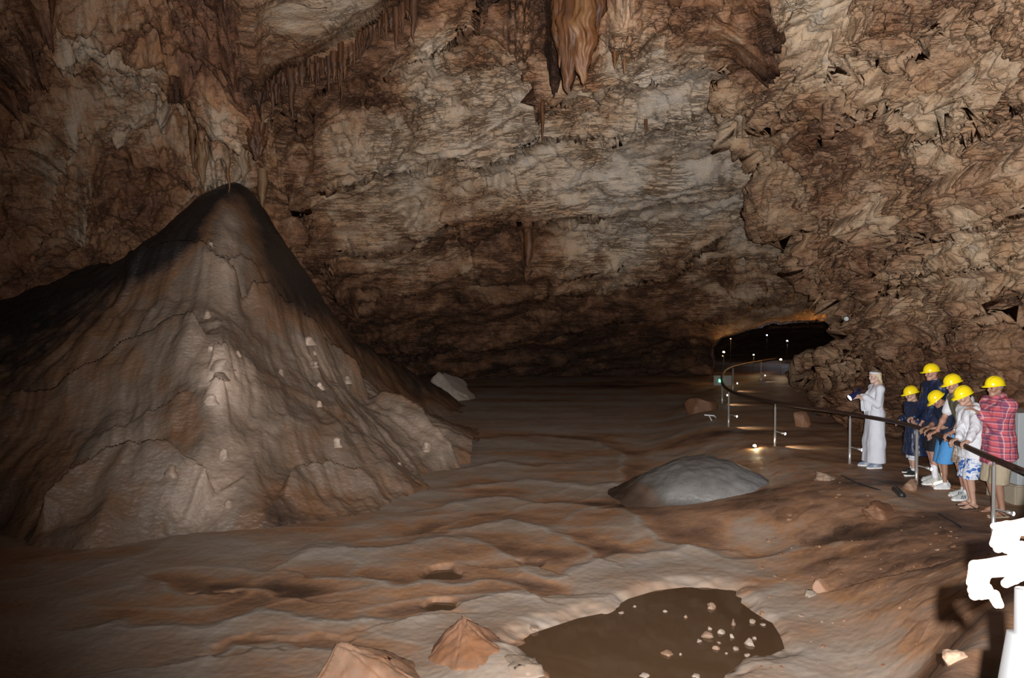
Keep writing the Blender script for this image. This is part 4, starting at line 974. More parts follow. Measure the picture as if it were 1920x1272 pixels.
# ================================================================ people
def A(*v): return np.array(v, float)
def unit(v): v = np.asarray(v, float); return v / (np.linalg.norm(v) + 1e-12)
class Field:
    """signed-distance field on a grid, turned into one closed skin"""
    def __init__(s, lo, hi, h):
        s.lo = np.asarray(lo, float); s.h = h; s.n = np.ceil((np.asarray(hi) - s.lo) / h).astype(int) + 1
        s.d = np.full(s.n, 1.0, np.float32)
    def box(s, lo, hi):
        a = np.clip(np.floor((lo - s.lo) / s.h).astype(int), 0, s.n); b = np.clip(np.ceil((hi - s.lo) / s.h).astype(int) + 1, 0, s.n)
        if (b <= a).any(): return None, None
        g = np.stack(np.meshgrid(*[s.lo[i] + s.h * np.arange(a[i], b[i]) for i in range(3)], indexing='ij'), -1)
        return (slice(a[0], b[0]), slice(a[1], b[1]), slice(a[2], b[2])), g
    def put(s, sl, e, k, sub):
        d = s.d[sl]
        if sub:
            hh = np.clip(.5 - .5 * (d + e) / k, 0, 1); s.d[sl] = d * (1 - hh) - e * hh + k * hh * (1 - hh)
        else:
            hh = np.clip(.5 + .5 * (d - e) / k, 0, 1); s.d[sl] = e * hh + d * (1 - hh) - k * hh * (1 - hh)
    def rc(s, a, b, r1, r2, k=.02, sub=False, fl=None):
        """tapered limb; fl=(axis, factor) flattens it across that axis"""
        a, b = np.asarray(a, float), np.asarray(b, float); m = max(r1, r2) + k + 3 * s.h
        sl, g = s.box(np.minimum(a, b) - m, np.maximum(a, b) + m)
        if sl is None: return
        ab = b - a; t = np.clip(((g - a) @ ab) / (ab @ ab + 1e-12), 0, 1); q = g - a - t[..., None] * ab
        if fl is not None:
            ax = unit(fl[0]); q = q + (q @ ax)[..., None] * ax * (1 / fl[1] - 1)
        s.put(sl, np.linalg.norm(q, axis=-1) - (r1 + (r2 - r1) * t), k, sub)
    def el(s, c, r, R=None, k=.02, sub=False):
        c, r = np.asarray(c, float), np.asarray(r, float); m = r.max() + k + 3 * s.h
        sl, g = s.box(c - m, c + m)
        if sl is None: return
        q = g - c
        if R is not None: q = q @ R
        k0 = np.linalg.norm(q / r, axis=-1); k1 = np.linalg.norm(q / r ** 2, axis=-1)
        s.put(sl, k0 * (k0 - 1) / (k1 + 1e-6), k, sub)
    def cut(s, p0, n, k=.004):
        """take away everything on the side n points to"""
        g = np.stack(np.meshgrid(*[s.lo[i] + s.h * np.arange(s.n[i]) for i in range(3)], indexing='ij'), -1)
        s.d = np.maximum(s.d, ((g - np.asarray(p0)) @ unit(n)).astype(np.float32))
    def folds(s, amp, freq, seed, shape=None):
        m = np.abs(s.d) < max(4 * s.h, amp * 2)
        idx = np.argwhere(m); g = s.lo + s.h * idx
        s.d[m] += amp * (ridged(g * np.asarray(freq), 3, seed) - .5)
    def mesh(s):
        d = s.d; ins = d < 0; n = d.shape
        cnt = np.zeros([k - 1 for k in n], np.int8)
        for dx in (0, 1):
            for dy in (0, 1):
                for dz in (0, 1): cnt += ins[dx:n[0] - 1 + dx, dy:n[1] - 1 + dy, dz:n[2] - 1 + dz]
        act = (cnt > 0) & (cnt < 8); ijk = np.argwhere(act)
        idx = np.full(act.shape, -1, np.int64); idx[act] = np.arange(len(ijk))
        acc = np.zeros((len(ijk), 3)); num = np.zeros(len(ijk))
        cor = [(x, y, z) for x in (0, 1) for y in (0, 1) for z in (0, 1)]
        for a in cor:
            for b in cor:
                if sum(b) - sum(a) == 1 and all(bb >= aa for aa, bb in zip(a, b)):
                    da = d[ijk[:, 0] + a[0], ijk[:, 1] + a[1], ijk[:, 2] + a[2]]; db = d[ijk[:, 0] + b[0], ijk[:, 1] + b[1], ijk[:, 2] + b[2]]
                    m = (da < 0) != (db < 0); t = np.where(m, da / np.where(m, da - db, 1), 0)
                    acc += m[:, None] * (np.array(a) + t[:, None] * (np.array(b) - np.array(a))); num += m
        V_ = s.lo + s.h * (ijk + acc / num[:, None])
        Q_ = []
        for ax in range(3):
            sa = [slice(None)] * 3; sb = [slice(None)] * 3; sa[ax] = slice(0, -1); sb[ax] = slice(1, None)
            ch = ins[tuple(sa)] != ins[tuple(sb)]
            u, v = (ax + 1) % 3, (ax + 2) % 3
            e = np.argwhere(ch); e = e[(e[:, u] > 0) & (e[:, v] > 0) & (e[:, u] < n[u] - 1) & (e[:, v] < n[v] - 1)]
            def cell(du, dv):
                q = e.copy(); q[:, u] -= du; q[:, v] -= dv; return idx[q[:, 0], q[:, 1], q[:, 2]]
            q = np.stack([cell(1, 1), cell(0, 1), cell(0, 0), cell(1, 0)], -1)
            fl_ = ins[e[:, 0], e[:, 1], e[:, 2]]
            q[~fl_] = q[~fl_][:, ::-1]; Q_.append(q)
        return V_, np.concatenate(Q_)
def join(ms):
    V_, Q_, o = [], [], 0
    for v, q in ms: V_.append(v); Q_.append(q + o); o += len(v)
    return np.concatenate(V_), np.concatenate(Q_)
def skin_obj(name, ms, mat, parent):
    V_, Q_ = join(ms); return mesh_np(name, V_, Q_, mat, None, True, parent)
def bone2(a, c, l1, l2, pole):
    """middle joint of a two-bone limb from a to c bending towards pole; returns (joint, reachable end)"""
    a, c = np.asarray(a, float), np.asarray(c, float); v = c - a; L = np.linalg.norm(v)
    if L > (l1 + l2) * .995: c = a + v / L * (l1 + l2) * .995; v = c - a; L = np.linalg.norm(v)
    x = (l1 * l1 - l2 * l2 + L * L) / (2 * L); h = math.sqrt(max(l1 * l1 - x * x, 0)); u = v / L
    p_ = np.asarray(pole, float); p_ = unit(p_ - (p_ @ u) * u)
    return a + u * x + p_ * h, c
def rot(ax, a):
    return np.array(Matrix.Rotation(a, 3, ax))

def hand(F, w, d, n, side, s=1.0, curl=(.5, .55, .6, .65), thumb=.5, spread=.10):
    """palm and five fingers: wrist w, pointing d, palm facing n; side +1 when the thumb lies towards n x d"""
    d = unit(d); n = unit(n - (n @ d) * d); t = np.cross(n, d) * side
    k = .006 * s
    F.rc(w - d * .03 * s, w + d * .03 * s, .026 * s, .027 * s, k, fl=(n, .72))
    for j, o in enumerate((.028, .010, -.010, -.027)):
        F.rc(w + d * .012 * s + t * o * .6 * s, w + d * (.088 - .004 * abs(j - 1)) * s + t * o * s, .018 * s, .0125 * s, .012 * s, fl=(n, .85))
    L = (.046, .052, .048, .037)
    for j, o in enumerate((.029, .010, -.010, -.028)):
        b = w + d * (.090 - .004 * abs(j - 1)) * s + t * o * s; dd = d; c = curl[j]
        dd = unit(d + t * spread * (o / .028) * .6)
        ls = (L[j], L[j] * .62, L[j] * .5); rs_ = (.0104, .0094, .0084, .0074)
        for q in range(3):
            ang = c * (.8 if q == 0 else 1.25 if q == 1 else .8)
            ax = np.cross(dd, n); ax = unit(ax)
            dd = dd * math.cos(ang) + np.cross(ax, dd) * math.sin(ang)
            e = b + dd * ls[q] * s
            F.rc(b, e, rs_[q] * s, rs_[q + 1] * s, .003 * s); b = e
            n_ = n
    b = w + d * .022 * s + t * .026 * s + n * .006 * s; dd = unit(d * .62 + t * .75 + n * .3 * thumb)
    F.rc(w + d * .01 * s + t * .012 * s, b + dd * .012 * s, .017 * s, .015 * s, .01 * s)
    e = b + dd * .038 * s; F.rc(b, e, .0135 * s, .0115 * s, .005 * s)
    dd = unit(dd + n * .9 * thumb + d * .5); F.rc(e, e + dd * .030 * s, .011 * s, .0085 * s, .003 * s)

def helmet(parent, hc, R, s, mat):
    """hard hat: domed shell with three ribs, peak in front, rim all round"""
    nth, nph = 72, 16; V_ = []
    th_ = np.linspace(0, 2 * np.pi, nth, endpoint=False)
    c_, s_ = np.cos(th_), np.sin(th_)
    for j in range(nph):
        ph = np.pi / 2 * j / nph
        cr = np.cos(ph) ** .92; z = .118 * np.sin(ph) ** .95
        x, y = .134 * cr * c_, .112 * cr * s_
        rib = .0075 * np.exp(-(y / .013) ** 2) + .005 * (np.exp(-((y - .045) / .009) ** 2) + np.exp(-((y + .045) / .009) ** 2))
        fade = sstep(0, .25, ph / (np.pi / 2)) * sstep(1.02, .9, np.abs(x) / .134 + 0 * x)
        V_.append(np.stack([x, y, z + rib * fade], -1))
    rimz = -.012 - .010 * np.clip(c_, 0, 1) ** 2 - .004 * np.clip(-c_, 0, 1)
    pk = .012 + .052 * np.clip(c_, 0, 1) ** 2.2 + .010 * np.clip(-c_, 0, 1) ** 2
    rim0 = np.stack([.136 * c_, .114 * s_, 0 * c_ - .006], -1)
    rim1 = np.stack([(.136 + pk) * c_, (.114 + pk * .6) * s_, rimz], -1)
    V_ = [rim1, rim0] + V_; nr = len(V_); Q_ = grid_quads(nr, nth + 1) 
    V_ = np.concatenate(V_); a = np.arange(nr * nth).reshape(nr, nth); b = np.roll(a, -1, 1)
    Q_ = np.stack([a[:-1], b[:-1], b[1:], a[1:]], -1).reshape(-1, 4)
    top = np.array([[0, 0, .1255]]); V_ = np.concatenate([V_, top])
    o = mesh_np('hard_hat', (V_ * s + A(.006, 0, .040) * s) @ R.T + hc, Q_, mat, None, True, parent)
    bmx = bmesh.new(); bmx.from_mesh(o.data); bmx.verts.ensure_lookup_table()
    ring = [bmx.verts[int(i)] for i in a[-1]]
    ctr = bmx.verts.new(Vector(((top[0] * s + A(.006, 0, .040) * s) @ R.T + hc)))
    for i in range(nth):
        f = bmx.faces.new((ring[i], ring[(i + 1) % nth], ctr)); f.smooth = True
    bmx.normal_update(); bmx.to_mesh(o.data); bmx.free()
    m_ = o.modifiers.new('shell', 'SOLIDIFY'); m_.thickness = .0045; m_.offset = -1
    return o

m_skin = {}
def skin(tone):
    if tone not in m_skin:
        t = NT('skin'); pos = t.n('ShaderNodeTexCoord').outputs['Object']
        n_ = noise(t, 14, 4, .6, pos); c = {'fair': (.42, .25, .185), 'tan': (.31, .17, .115), 'ruddy': (.37, .195, .14), 'pale': (.48, .33, .27)}[tone]
        t.bsdf(Base_Color=t.mix(n_, tuple(x * .88 for x in c), tuple(min(1, x * 1.1) for x in c)), Roughness=.5)
        t.b.inputs['Subsurface Weight'].default_value = .08; t.b.inputs['Subsurface Radius'].default_value = (.02, .008, .004)
        m_skin[tone] = t.m
    return m_skin[tone]
def cloth(name, col, rough=.8, bump=.35, scale=40, spec=.25, sheen=0.0):
    t = NT(name); pos = t.n('ShaderNodeTexCoord').outputs['Object']
    n_ = noise(t, scale, 4, .6, pos); n2 = noise(t, 7, 4, .6, pos)
    b = t.n('ShaderNodeBump', i_Strength=bump, i_Distance=.008); t.link(t.math('ADD', n_, t.math('MULTIPLY', n2, 1.5)), b.inputs['Height']); t.link(b.outputs[0], t.b.inputs['Normal'])
    t.bsdf(Base_Color=t.mix(n2, tuple(c * .88 for c in col), tuple(min(1, c * 1.08) for c in col)), Roughness=rough); t.b.inputs['Specular IOR Level'].default_value = spec
    return t.m
def plaid_mat(name, base, light, dark, size, tilt=0.0):
    t = NT(name); tc = t.n('ShaderNodeTexCoord').outputs['Object']
    mp = t.n('ShaderNodeMapping'); mp.inputs['Rotation'].default_value = (0, tilt, 0); t.link(tc, mp.inputs['Vector'])
    sx = t.n('ShaderNodeSeparateXYZ'); t.link(mp.outputs[0], sx.inputs[0])
    w = t.math('MULTIPLY', noise(t, 5, 2, .5, tc), .05)
    def band(c, off, wid):
        f = t.math('FRACT', t.math('ADD', t.math('DIVIDE', t.math('ADD', c, w), size), off))
        return t.math('LESS_THAN', t.math('ABSOLUTE', t.math('SUBTRACT', f, .5)), wid)
    h = t.math('ADD', sx.outputs['X'], t.math('MULTIPLY', sx.outputs['Y'], .3))
    col = base
    dkz, dkx = band(sx.outputs['Z'], 0, .13), band(h, 0, .13)
    lz, lx_ = band(sx.outputs['Z'], .24, .045), band(h, .24, .045)
    c1 = t.mix(t.math('MULTIPLY', dkx, .6), base, dark); c2 = t.mix(t.math('MULTIPLY', dkz, .6), c1, dark)
    c3 = t.mix(t.math('MULTIPLY', lx_, .55), c2, light); c4 = t.mix(t.math('MULTIPLY', lz, .55), c3, light)
    b = t.n('ShaderNodeBump', i_Strength=.3, i_Distance=.006); t.link(noise(t, 30, 4, .6, tc), b.inputs['Height']); t.link(b.outputs[0], t.b.inputs['Normal'])
    t.bsdf(Base_Color=c4, Roughness=.85); t.b.inputs['Specular IOR Level'].default_value = .2
    return t.m
m_hat = plain('yellow_safety_plastic', (.86, .66, .012), .2, 0, .5)
m_eye = plain('eye_dark', (.03, .022, .02), .2)

def figure(name, label, px, D_, H, rz=180.0, **o):
    """a clothed standing figure; heights scale with H, local x forward, y to its left"""
    s = H / 1.75; hs = o.get('head', .93 * (1.0 if H > 1.6 else .96))
    x0 = float(P(px, 800, D_)[0]); z0 = o['z0'] if 'z0' in o else gz(x0, D_) + .0
    root = empty(name, (x0, D_, z0), math.radians(rz)); tag(root, label, 'person', o.get('group'))
    ca, sa = math.cos(math.radians(rz)), math.sin(math.radians(rz))
    def loc(p): p = np.asarray(p, float) - A(x0, D_, z0); return A(ca * p[0] + sa * p[1], -sa * p[0] + ca * p[1], p[2])
    def wl(px_, py_, d_): return loc(P(px_, py_, d_))
    Wd = o.get('width', 1.0)
    hipz = .90 * s; pel = A(o.get('hipx', 0), 0, .955 * s); lean = math.radians(o.get('lean', 3)); tw = math.radians(o.get('twist', 0))
    Rl = rot('Z', tw) @ rot('Y', lean)
    waist = pel + A(0, 0, .10 * s); chest = waist + Rl @ A(.012, 0, .22 * s); nb = waist + Rl @ A(-.01, 0, .42 * s)
    hd = math.radians(o.get('nod', 10)); yaw = math.radians(o.get('yaw', 0))
    Rn = Rl @ rot('Y', -lean * .5 + hd * .4)
    R = rot('Z', yaw + tw) @ rot('X', math.radians(o.get('tilt', 0))) @ rot('Y', hd)
    hc = nb + Rn @ A(.022 * s, 0, .105 * s) + R @ A(.012, 0, .085 * hs)
    sh = {q: waist + Rl @ A(o.get('shx', 0), q * .178 * s * Wd, .375 * s) for q in (1, -1)}
    hip = {q: pel + A(0, q * .085 * s, -.05 * s) for q in (1, -1)}
    feet = o.get('feet', {1: (0, .09), -1: (0, -.09)}); fang = o.get('fang', {1: 8, -1: -8})
    ank = {q: A(feet[q][0] - .02, feet[q][1], .085 * s) for q in (1, -1)}
    knee = {}
    for q in (1, -1): knee[q], _ = bone2(hip[q], ank[q], .43 * s, .41 * s, (1, q * .1, 0))
    wr, elb = {}, {}
    for q in (1, -1):
        t_ = o['wrist'][q]; t_ = loc(t_) if len(t_) == 3 and o.get('world', True) else np.asarray(t_, float)
        elb[q], wr[q] = bone2(sh[q], t_, .30 * s, .255 * s, o.get('pole', {1: (-.3, .5, -.8), -1: (-.3, -.5, -.8)})[q])
    hd_ = o.get('hdir', {}); hn_ = o.get('hnorm', {})
    # ---- body: one skin
    lo, hi = A(-.55, -.6, -.02), A(1.0, .6, H + .25)
    lo = np.minimum(lo, np.min([wr[1], wr[-1]], 0) - .2); hi = np.maximum(hi, np.max([wr[1], wr[-1]], 0) + .2)
    F = Field(lo, hi, .0095)
    def trunk(F, g, k=.05):
        F.rc(pel + A(0, .045 * s, 0), pel + A(0, -.045 * s, 0), .115 * s * o.get('hipw', 1) + g, .115 * s * o.get('hipw', 1) + g, k, fl=((1, 0, 0), .92))
        for q in (1, -1):
            F.rc(waist + Rl @ A(.0, q * .045 * s * Wd, 0), chest + Rl @ A(0, q * .075 * s * Wd, .04 * s), .098 * s * o.get('belly', 1) + g, .105 * s + g, k)
            F.rc(chest + Rl @ A(0, q * .06 * s, .10 * s), sh[q] - Rl @ A(0, q * .02, 0), .080 * s + g, .062 * s + g, k)
            F.rc(nb - Rl @ A(0, 0, .03 * s), sh[q], .055 * s + g, .05 * s + g, k)
        if o.get('bust'):
            for q in (1, -1): F.el(chest + Rl @ A(.075, q * .07, .03), A(.065, .06, .06) + g, None, .04)
    trunk(F, 0)
    for q in (1, -1):
        F.rc(sh[q], elb[q], .046 * s, .037 * s, .03); F.rc(elb[q], wr[q], .037 * s, .025 * s, .012); F.el(elb[q] + unit(wr[q] - elb[q]) * .07 * s, A(.042, .042, .042) * s, None, .03)
        F.rc(hip[q], knee[q], .082 * s, .055 * s, .03); F.rc(knee[q], ank[q], .050 * s, .034 * s, .015)
        F.rc(knee[q] + (ank[q] - knee[q]) * .15 - A(.018, 0, 0) * s, knee[q] + (ank[q] - knee[q]) * .5 - A(.012, 0, 0) * s, .042 * s, .036 * s, .03)
        f_ = A(math.cos(math.radians(fang[q])), math.sin(math.radians(fang[q])), 0); sd = A(-f_[1], f_[0], 0)
        a_ = A(ank[q][0], ank[q][1], 0)
        F.rc(a_ - f_ * .035 * s + A(0, 0, .035 * s), a_ + f_ * .09 * s + A(0, 0, .035 * s), .034 * s, .033 * s, .02)
        F.rc(a_ + f_ * .02 * s + A(0, 0, .07 * s), a_ + f_ * .13 * s + A(0, 0, .026 * s), .034 * s, .024 * s, .02, fl=((0, 0, 1), .9))
        for j, w_ in enumerate((.030, .014, -.001, -.015, -.028)):
            F.rc(a_ + f_ * .12 * s - sd * q * -w_ * -s + A(0, 0, .02 * s), a_ + f_ * (.195 - .010 * j) * s - sd * q * -w_ * -s + A(0, 0, .015 * s), .013 * s, (.0135 if j == 0 else .0095) * s, .006)
    F.rc(nb - A(0, 0, .03), hc + R @ A(-.022, 0, -.07) * hs, .058 * s, .054 * hs, .02)
    parts = [F.mesh()]
    # head, finer
    Fh = Field(hc - .17, hc + .17, .0048); m = lambda *v: hc + R @ (A(*v) * hs)
    Fh.rc(hc + R @ A(-.03, 0, -.15) * hs, m(-.022, 0, -.06), .054 * hs, .052 * hs, .02)
    Fh.el(m(-.008, 0, .030), A(.101, .078, .092) * hs, R, .02)
    Fh.rc(m(.035, 0, .0), m(.058, 0, -.080), .060 * hs, .036 * hs, .03)
    for q in (1, -1):
        Fh.rc(m(-.012, q * .050, -.055), m(.060, q * .022, -.100), .024 * hs, .020 * hs, .03)      # jaw
        Fh.el(m(.068, q * .040, -.030), A(.026, .024, .024) * hs, R, .02)                             # cheek
        Fh.rc(m(.088, q * .040, .020), m(.096, q * .012, .018), .010 * hs, .010 * hs, .015)          # brow
        Fh.el(m(.098, q * .032, -.002), A(.014, .017, .010) * hs, R, .012, True)                      # eye socket
        Fh.el(m(-.008, q * .079, -.012), A(.021, .011, .033) * hs, R @ rot('Z', q * .35) @ rot('Y', -.15), .004)   # ear
        Fh.el(m(-.002, q * .088, -.010), A(.010, .006, .018) * hs, R, .006, True)
        Fh.el(m(.108, q * .011, -.036), A(.010, .009, .008) * hs, R, .008)                            # nostril wing
    Fh.rc(m(.092, 0, .012), m(.118, 0, -.030), .010 * hs, .0125 * hs, .012)
    Fh.el(m(.082, 0, -.104), A(.022, .024, .018) * hs, R, .02)                                        # chin
    Fh.rc(m(.094, -.016, -.060), m(.094, .016, -.060), .0085 * hs, .0085 * hs, .006)
    Fh.rc(m(.092, -.014, -.074), m(.092, .014, -.074), .009 * hs, .009 * hs, .006)
    parts.append(Fh.mesh())
    for q in (1, -1):
        fd = unit(wr[q] - elb[q]); d_ = unit(np.asarray(hd_.get(q, fd), float)); n_ = np.asarray(hn_.get(q, (0, 0, -1)), float)
        Fg = Field(wr[q] - .24 * s, wr[q] + .24 * s, o.get('hres', .0042))
        Fg.rc(wr[q] - fd * .09 * s, wr[q], .028 * s, .024 * s, .01)
        hand(Fg, wr[q] + d_ * .01, d_, n_, -q, s * o.get('hand_s', 1.0), o.get('curl', {}).get(q, (.75, .8, .85, .9)), o.get('thumb', .8))
        parts.append(Fg.mesh())
    body = skin_obj('body', parts, skin(o.get('tone', 'fair')), root)
    for q in (1, -1):
        bm = bmesh.new(); bmesh.ops.create_uvsphere(bm, u_segments=10, v_segments=8, radius=.0095 * hs)
        obj('eye', bm, m_eye, root, True, m(.0885, q * .031, -.002))
    # ---- hair
    hr = o.get('hair')
    if hr:
        Fr = Field(hc - .30, hc + .20, .0065)
        Fr.el(m(-.014, 0, .030), A(.107, .086, .098) * hs, R, .02)
        if hr.get('long'):
            for j in range(14):
                a_ = -2.5 + 5.0 * j / 13; q0 = m(-.02 - .075 * math.cos(a_), .083 * math.sin(a_), .02)
                ln = hr['long'] * (1 if abs(a_) < 1.6 else .8); w_ = .022
                fwd = A(.075, 0, 0) if abs(a_) > 1.5 else A(-.03, 0, 0)
                q1 = q0 + Rl @ (A(0, math.sin(a_) * .02, -.13) + .5 * fwd); q2 = q1 + Rl @ (A(0, math.sin(a_) * .012, -.13 * ln / .25) + .6 * fwd)
                Fr.rc(q0, q1, w_ * 1.1, w_, .02); Fr.rc(q1, q2, w_, .008, .02)
            Fr.folds(.012, (45, 45, 10), 3)
            Fr.cut(m(.070, 0, .075), R @ A(.9, 0, -.5))
            Fr.el(m(.10, 0, -.035), A(.075, .060, .085) * hs, R, .01, True)
        else:
            Fr.cut(m(-.005 if hr.get('side') is None else hr['side'], 0, 0), R @ A(1, 0, hr.get('slope', -.55))); Fr.cut(m(0, 0, hr.get('low', -.055)), R @ A(.25, 0, -1)); Fr.folds(.006, (30, 30, 30), 4)
            for q in (1, -1): Fr.el(m(-.004, q * .088, -.016), A(.024, .022, .032) * hs, R, .004, True)
        if (Fr.d < 0).any(): skin_obj('hair', [Fr.mesh()], hr['mat'], root)
    if o.get('hat', True): helmet(root, hc, R @ rot('Y', math.radians(o.get('hat_tilt', 2))), hs, m_hat)
    env = dict(locals())
    # ---- garments
    for g in o.get('wear', []):
        kind, gname, mat = g[0], g[1], g[2]; q_ = g[3] if len(g) > 3 else {}
        if kind == 'top':
            G = Field(lo, hi, .0085); gr = q_.get('g', .016); trunk(G, gr, .05)
            hem = q_.get('hem', .80) * s
            G.rc(pel + A(0, .05 * s, .02), A(pel[0], .05 * s * q_.get('flare', 1), hem - .03), .125 * s + gr, .120 * s * q_.get('flare', 1) + gr, .04)
            G.rc(pel + A(0, -.05 * s, .02), A(pel[0], -.05 * s * q_.get('flare', 1), hem - .03), .125 * s + gr, .120 * s * q_.get('flare', 1) + gr, .04)
            sl = q_.get('sleeve', .55)                                       # 0 none, 0.5 elbow, 1 wrist
            for q in (1, -1):
                if sl <= 0: continue
                ag = q_.get('ag', gr + .004)
                G.rc(sh[q], sh[q] + (elb[q] - sh[q]) * min(1, sl * 2), .052 * s + ag, .047 * s + ag, .03)
                if sl > .5:
                    e_ = elb[q] + (wr[q] - elb[q]) * min(1, sl * 2 - 1); G.rc(elb[q], e_, .046 * s + ag, .032 * s + ag * q_.get('cuff', 1), .02)
            if q_.get('collar'): G.rc(nb + Rn @ A(-.005, 0, 0), nb + Rn @ A(.0, 0, .035 * s), .066 * s + gr, .066 * s + gr, .015)
            if q_.get('hood'):
                G.el(nb + Rl @ A(-.075, 0, .0), A(.075, .12, .07) * s, Rl, .03)
                for q in (1, -1): G.rc(nb + Rl @ A(-.06, q * .06, .03), nb + Rl @ A(.06, q * .05, -.02), .035, .025, .02)
            G.folds(q_.get('fold', .014) * .8, q_.get('ff', (6, 6, 3.2)), q_.get('seed', 1))
            G.cut(A(0, 0, hem), (q_.get('hemtilt', 0), 0, -1))
            if not q_.get('hood'): G.cut(nb + Rn @ A(0, 0, (.05 if q_.get('collar') else .012) * s), Rn @ A(.25, 0, 1)) if False else None
            G.rc(nb + Rn @ A(.0, 0, .0), nb + Rn @ A(.02, 0, .2), .056 * s, .10 * s, .006, True)
            skin_obj(gname, [G.mesh()], mat, root)
        elif kind == 'vest':
            G = Field(lo, hi, .0085); trunk(G, .028, .05)
            for q in (1, -1): G.rc(pel + A(0, q * .05 * s, .02), A(pel[0], q * .05 * s, .80 * s), .15 * s, .15 * s, .04); G.rc(sh[q] + Rl @ A(0, q * .03, 0), sh[q] + Rl @ A(.02, q * .2, -.03), .095 * s, .12 * s, .01, True)
            G.folds(.012, (8, 8, 5), 9); G.cut(A(0, 0, .83 * s), (0, 0, -1))
            G.rc(nb + Rl @ A(.05, 0, -.10), nb + Rl @ A(.04, 0, .2), .05 * s, .12 * s, .01, True)
            skin_obj(gname, [G.mesh()], mat, root)
        elif kind == 'shorts':
            G = Field(A(-.4, -.4, .25 * s), A(.45, .4, 1.2 * s), .0085); hem = q_.get('hem', .48) * s; gr = q_.get('g', .022); fl_ = q_.get('flare', 1.0)
            G.rc(pel + A(0, .045 * s, 0), pel + A(0, -.045 * s, 0), .118 * s + gr, .118 * s + gr, .04, fl=((1, 0, 0), .92))
            for q in (1, -1):
                t_ = (hip[q][2] - hem) / (hip[q][2] - knee[q][2]); e_ = hip[q] + (knee[q] - hip[q]) * t_
                if t_ > 1: e_ = knee[q] + (ank[q] - knee[q]) * ((knee[q][2] - hem) / (knee[q][2] - ank[q][2]))
                e_ = e_ + A(0, 0, -.03); G.rc(hip[q], e_, .092 * s + gr, (.078 * s + gr) * fl_, .02)
            G.folds(.008, (8, 8, 4), q_.get('seed', 2)); G.cut(A(0, 0, hem), (0, 0, -1)); G.cut(A(0, 0, 1.02 * s), (0, 0, 1))
            skin_obj(gname, [G.mesh()], mat, root)
        elif kind == 'dress':
            G = Field(lo, hi, .0085); trunk(G, .012, .05); gr = .012
            hem = q_['hem']; e0 = A(.03, .02, hem - .05)
            for q in (1, -1):
                G.rc(pel + A(0, q * .045, 0), A(.02, q * .09, .45), .125 + gr, .145, .06); G.rc(A(.02, q * .09, .45), A(.02, q * .085, hem - .1), .145, .165, .06)
                G.rc(sh[q], elb[q], .062, .058, .03)
                G.rc(elb[q], elb[q] + (wr[q] - elb[q]) * .95, .056, .062, .02)
                for j in range(7):                                           # fringed bell cuff
                    a_ = elb[q] + (wr[q] - elb[q]) * (.55 + .07 * j) + A(0, q * .02 * (j % 2), -.02)
                    G.rc(a_, a_ + A(.01 * (j - 3) * .4, 0, -.17 - .05 * ((j * 37) % 5) / 4 - (.05 if j in (2, 5) else 0)), .030, .009, .016, fl=((0, 1, 0), .8))
            G.folds(.010, (7, 7, .8), 12); G.cut(A(0, 0, hem), (0, 0, -1))
            G.rc(nb + Rn @ A(.02, 0, -.03), nb + Rn @ A(.03, 0, .2), .058, .13, .01, True)
            skin_obj(gname, [G.mesh()], mat, root)
        elif kind in ('shoe', 'flipflop', 'sock'):
            for q in (1, -1):
                f_ = A(math.cos(math.radians(fang[q])), math.sin(math.radians(fang[q])), 0); a_ = A(ank[q][0], ank[q][1], 0); sd = A(-f_[1], f_[0], 0)
                if kind == 'sock':
                    G = Field(a_ + A(-.2, -.2, -.02), a_ + A(.3, .2, .4), .005); G.rc(a_ + A(0, 0, .05), ank[q] + (knee[q] - ank[q]) * q_.get('h', .35), .042 * s, .046 * s, .01); skin_obj(gname, [G.mesh()], mat, root); continue
                if kind == 'flipflop':
                    G = Field(a_ - A(.25, .25, .03), a_ + A(.35, .25, .12), .004)
                    G.rc(a_ - f_ * .05 * s + A(0, 0, .0), a_ + f_ * .04 * s + A(0, 0, .0), .040 * s, .036 * s, .01); G.rc(a_ + f_ * .04 * s, a_ + f_ * .165 * s, .036 * s, .048 * s, .01)
                    G.cut(a_ + A(0, 0, .010), (0, 0, 1)); G.cut(a_ + A(0, 0, -.012), (0, 0, -1))
                    so = skin_obj('flip_flop', [G.mesh()], mat, root)
                    bm = bmesh.new(); T_ = a_ + f_ * .135 * s + A(0, 0, .030)
                    for w_ in (1, -1): add_tube(bm, [T_, a_ + f_ * .08 * s + sd * w_ * .030 * s + A(0, 0, .062 * s), a_ + f_ * .0 + sd * w_ * .040 * s + A(0, 0, .01)], .006, 6)
                    obj('strap', bm, q_.get('mat2', m_black), so); continue
                G = Field(a_ - A(.25, .25, .03), a_ + A(.35, .25, .2), .0045)
                G.rc(a_ - f_ * .045 * s + A(0, 0, .045 * s), a_ + f_ * .10 * s + A(0, 0, .040 * s), .043 * s, .042 * s, .02)
                G.rc(a_ + f_ * .06 * s + A(0, 0, .045 * s), a_ + f_ * .175 * s + A(0, 0, .034 * s), .043 * s, .036 * s, .02)
                G.rc(a_ + A(0, 0, .05 * s), a_ + A(-.004, 0, q_.get('ankle', .10) * s), .044 * s, .046 * s, .02)
                G.rc(a_ + f_ * .02 + A(0, 0, .09 * s), a_ + f_ * .12 * s + A(0, 0, .055 * s), .032 * s, .026 * s, .02)
                G.cut(a_ + A(0, 0, .018), (0, 0, -1)); sh_o = skin_obj('shoe', [G.mesh()], mat, root)
                G = Field(a_ - A(.25, .25, .03), a_ + A(.35, .25, .08), .0045)
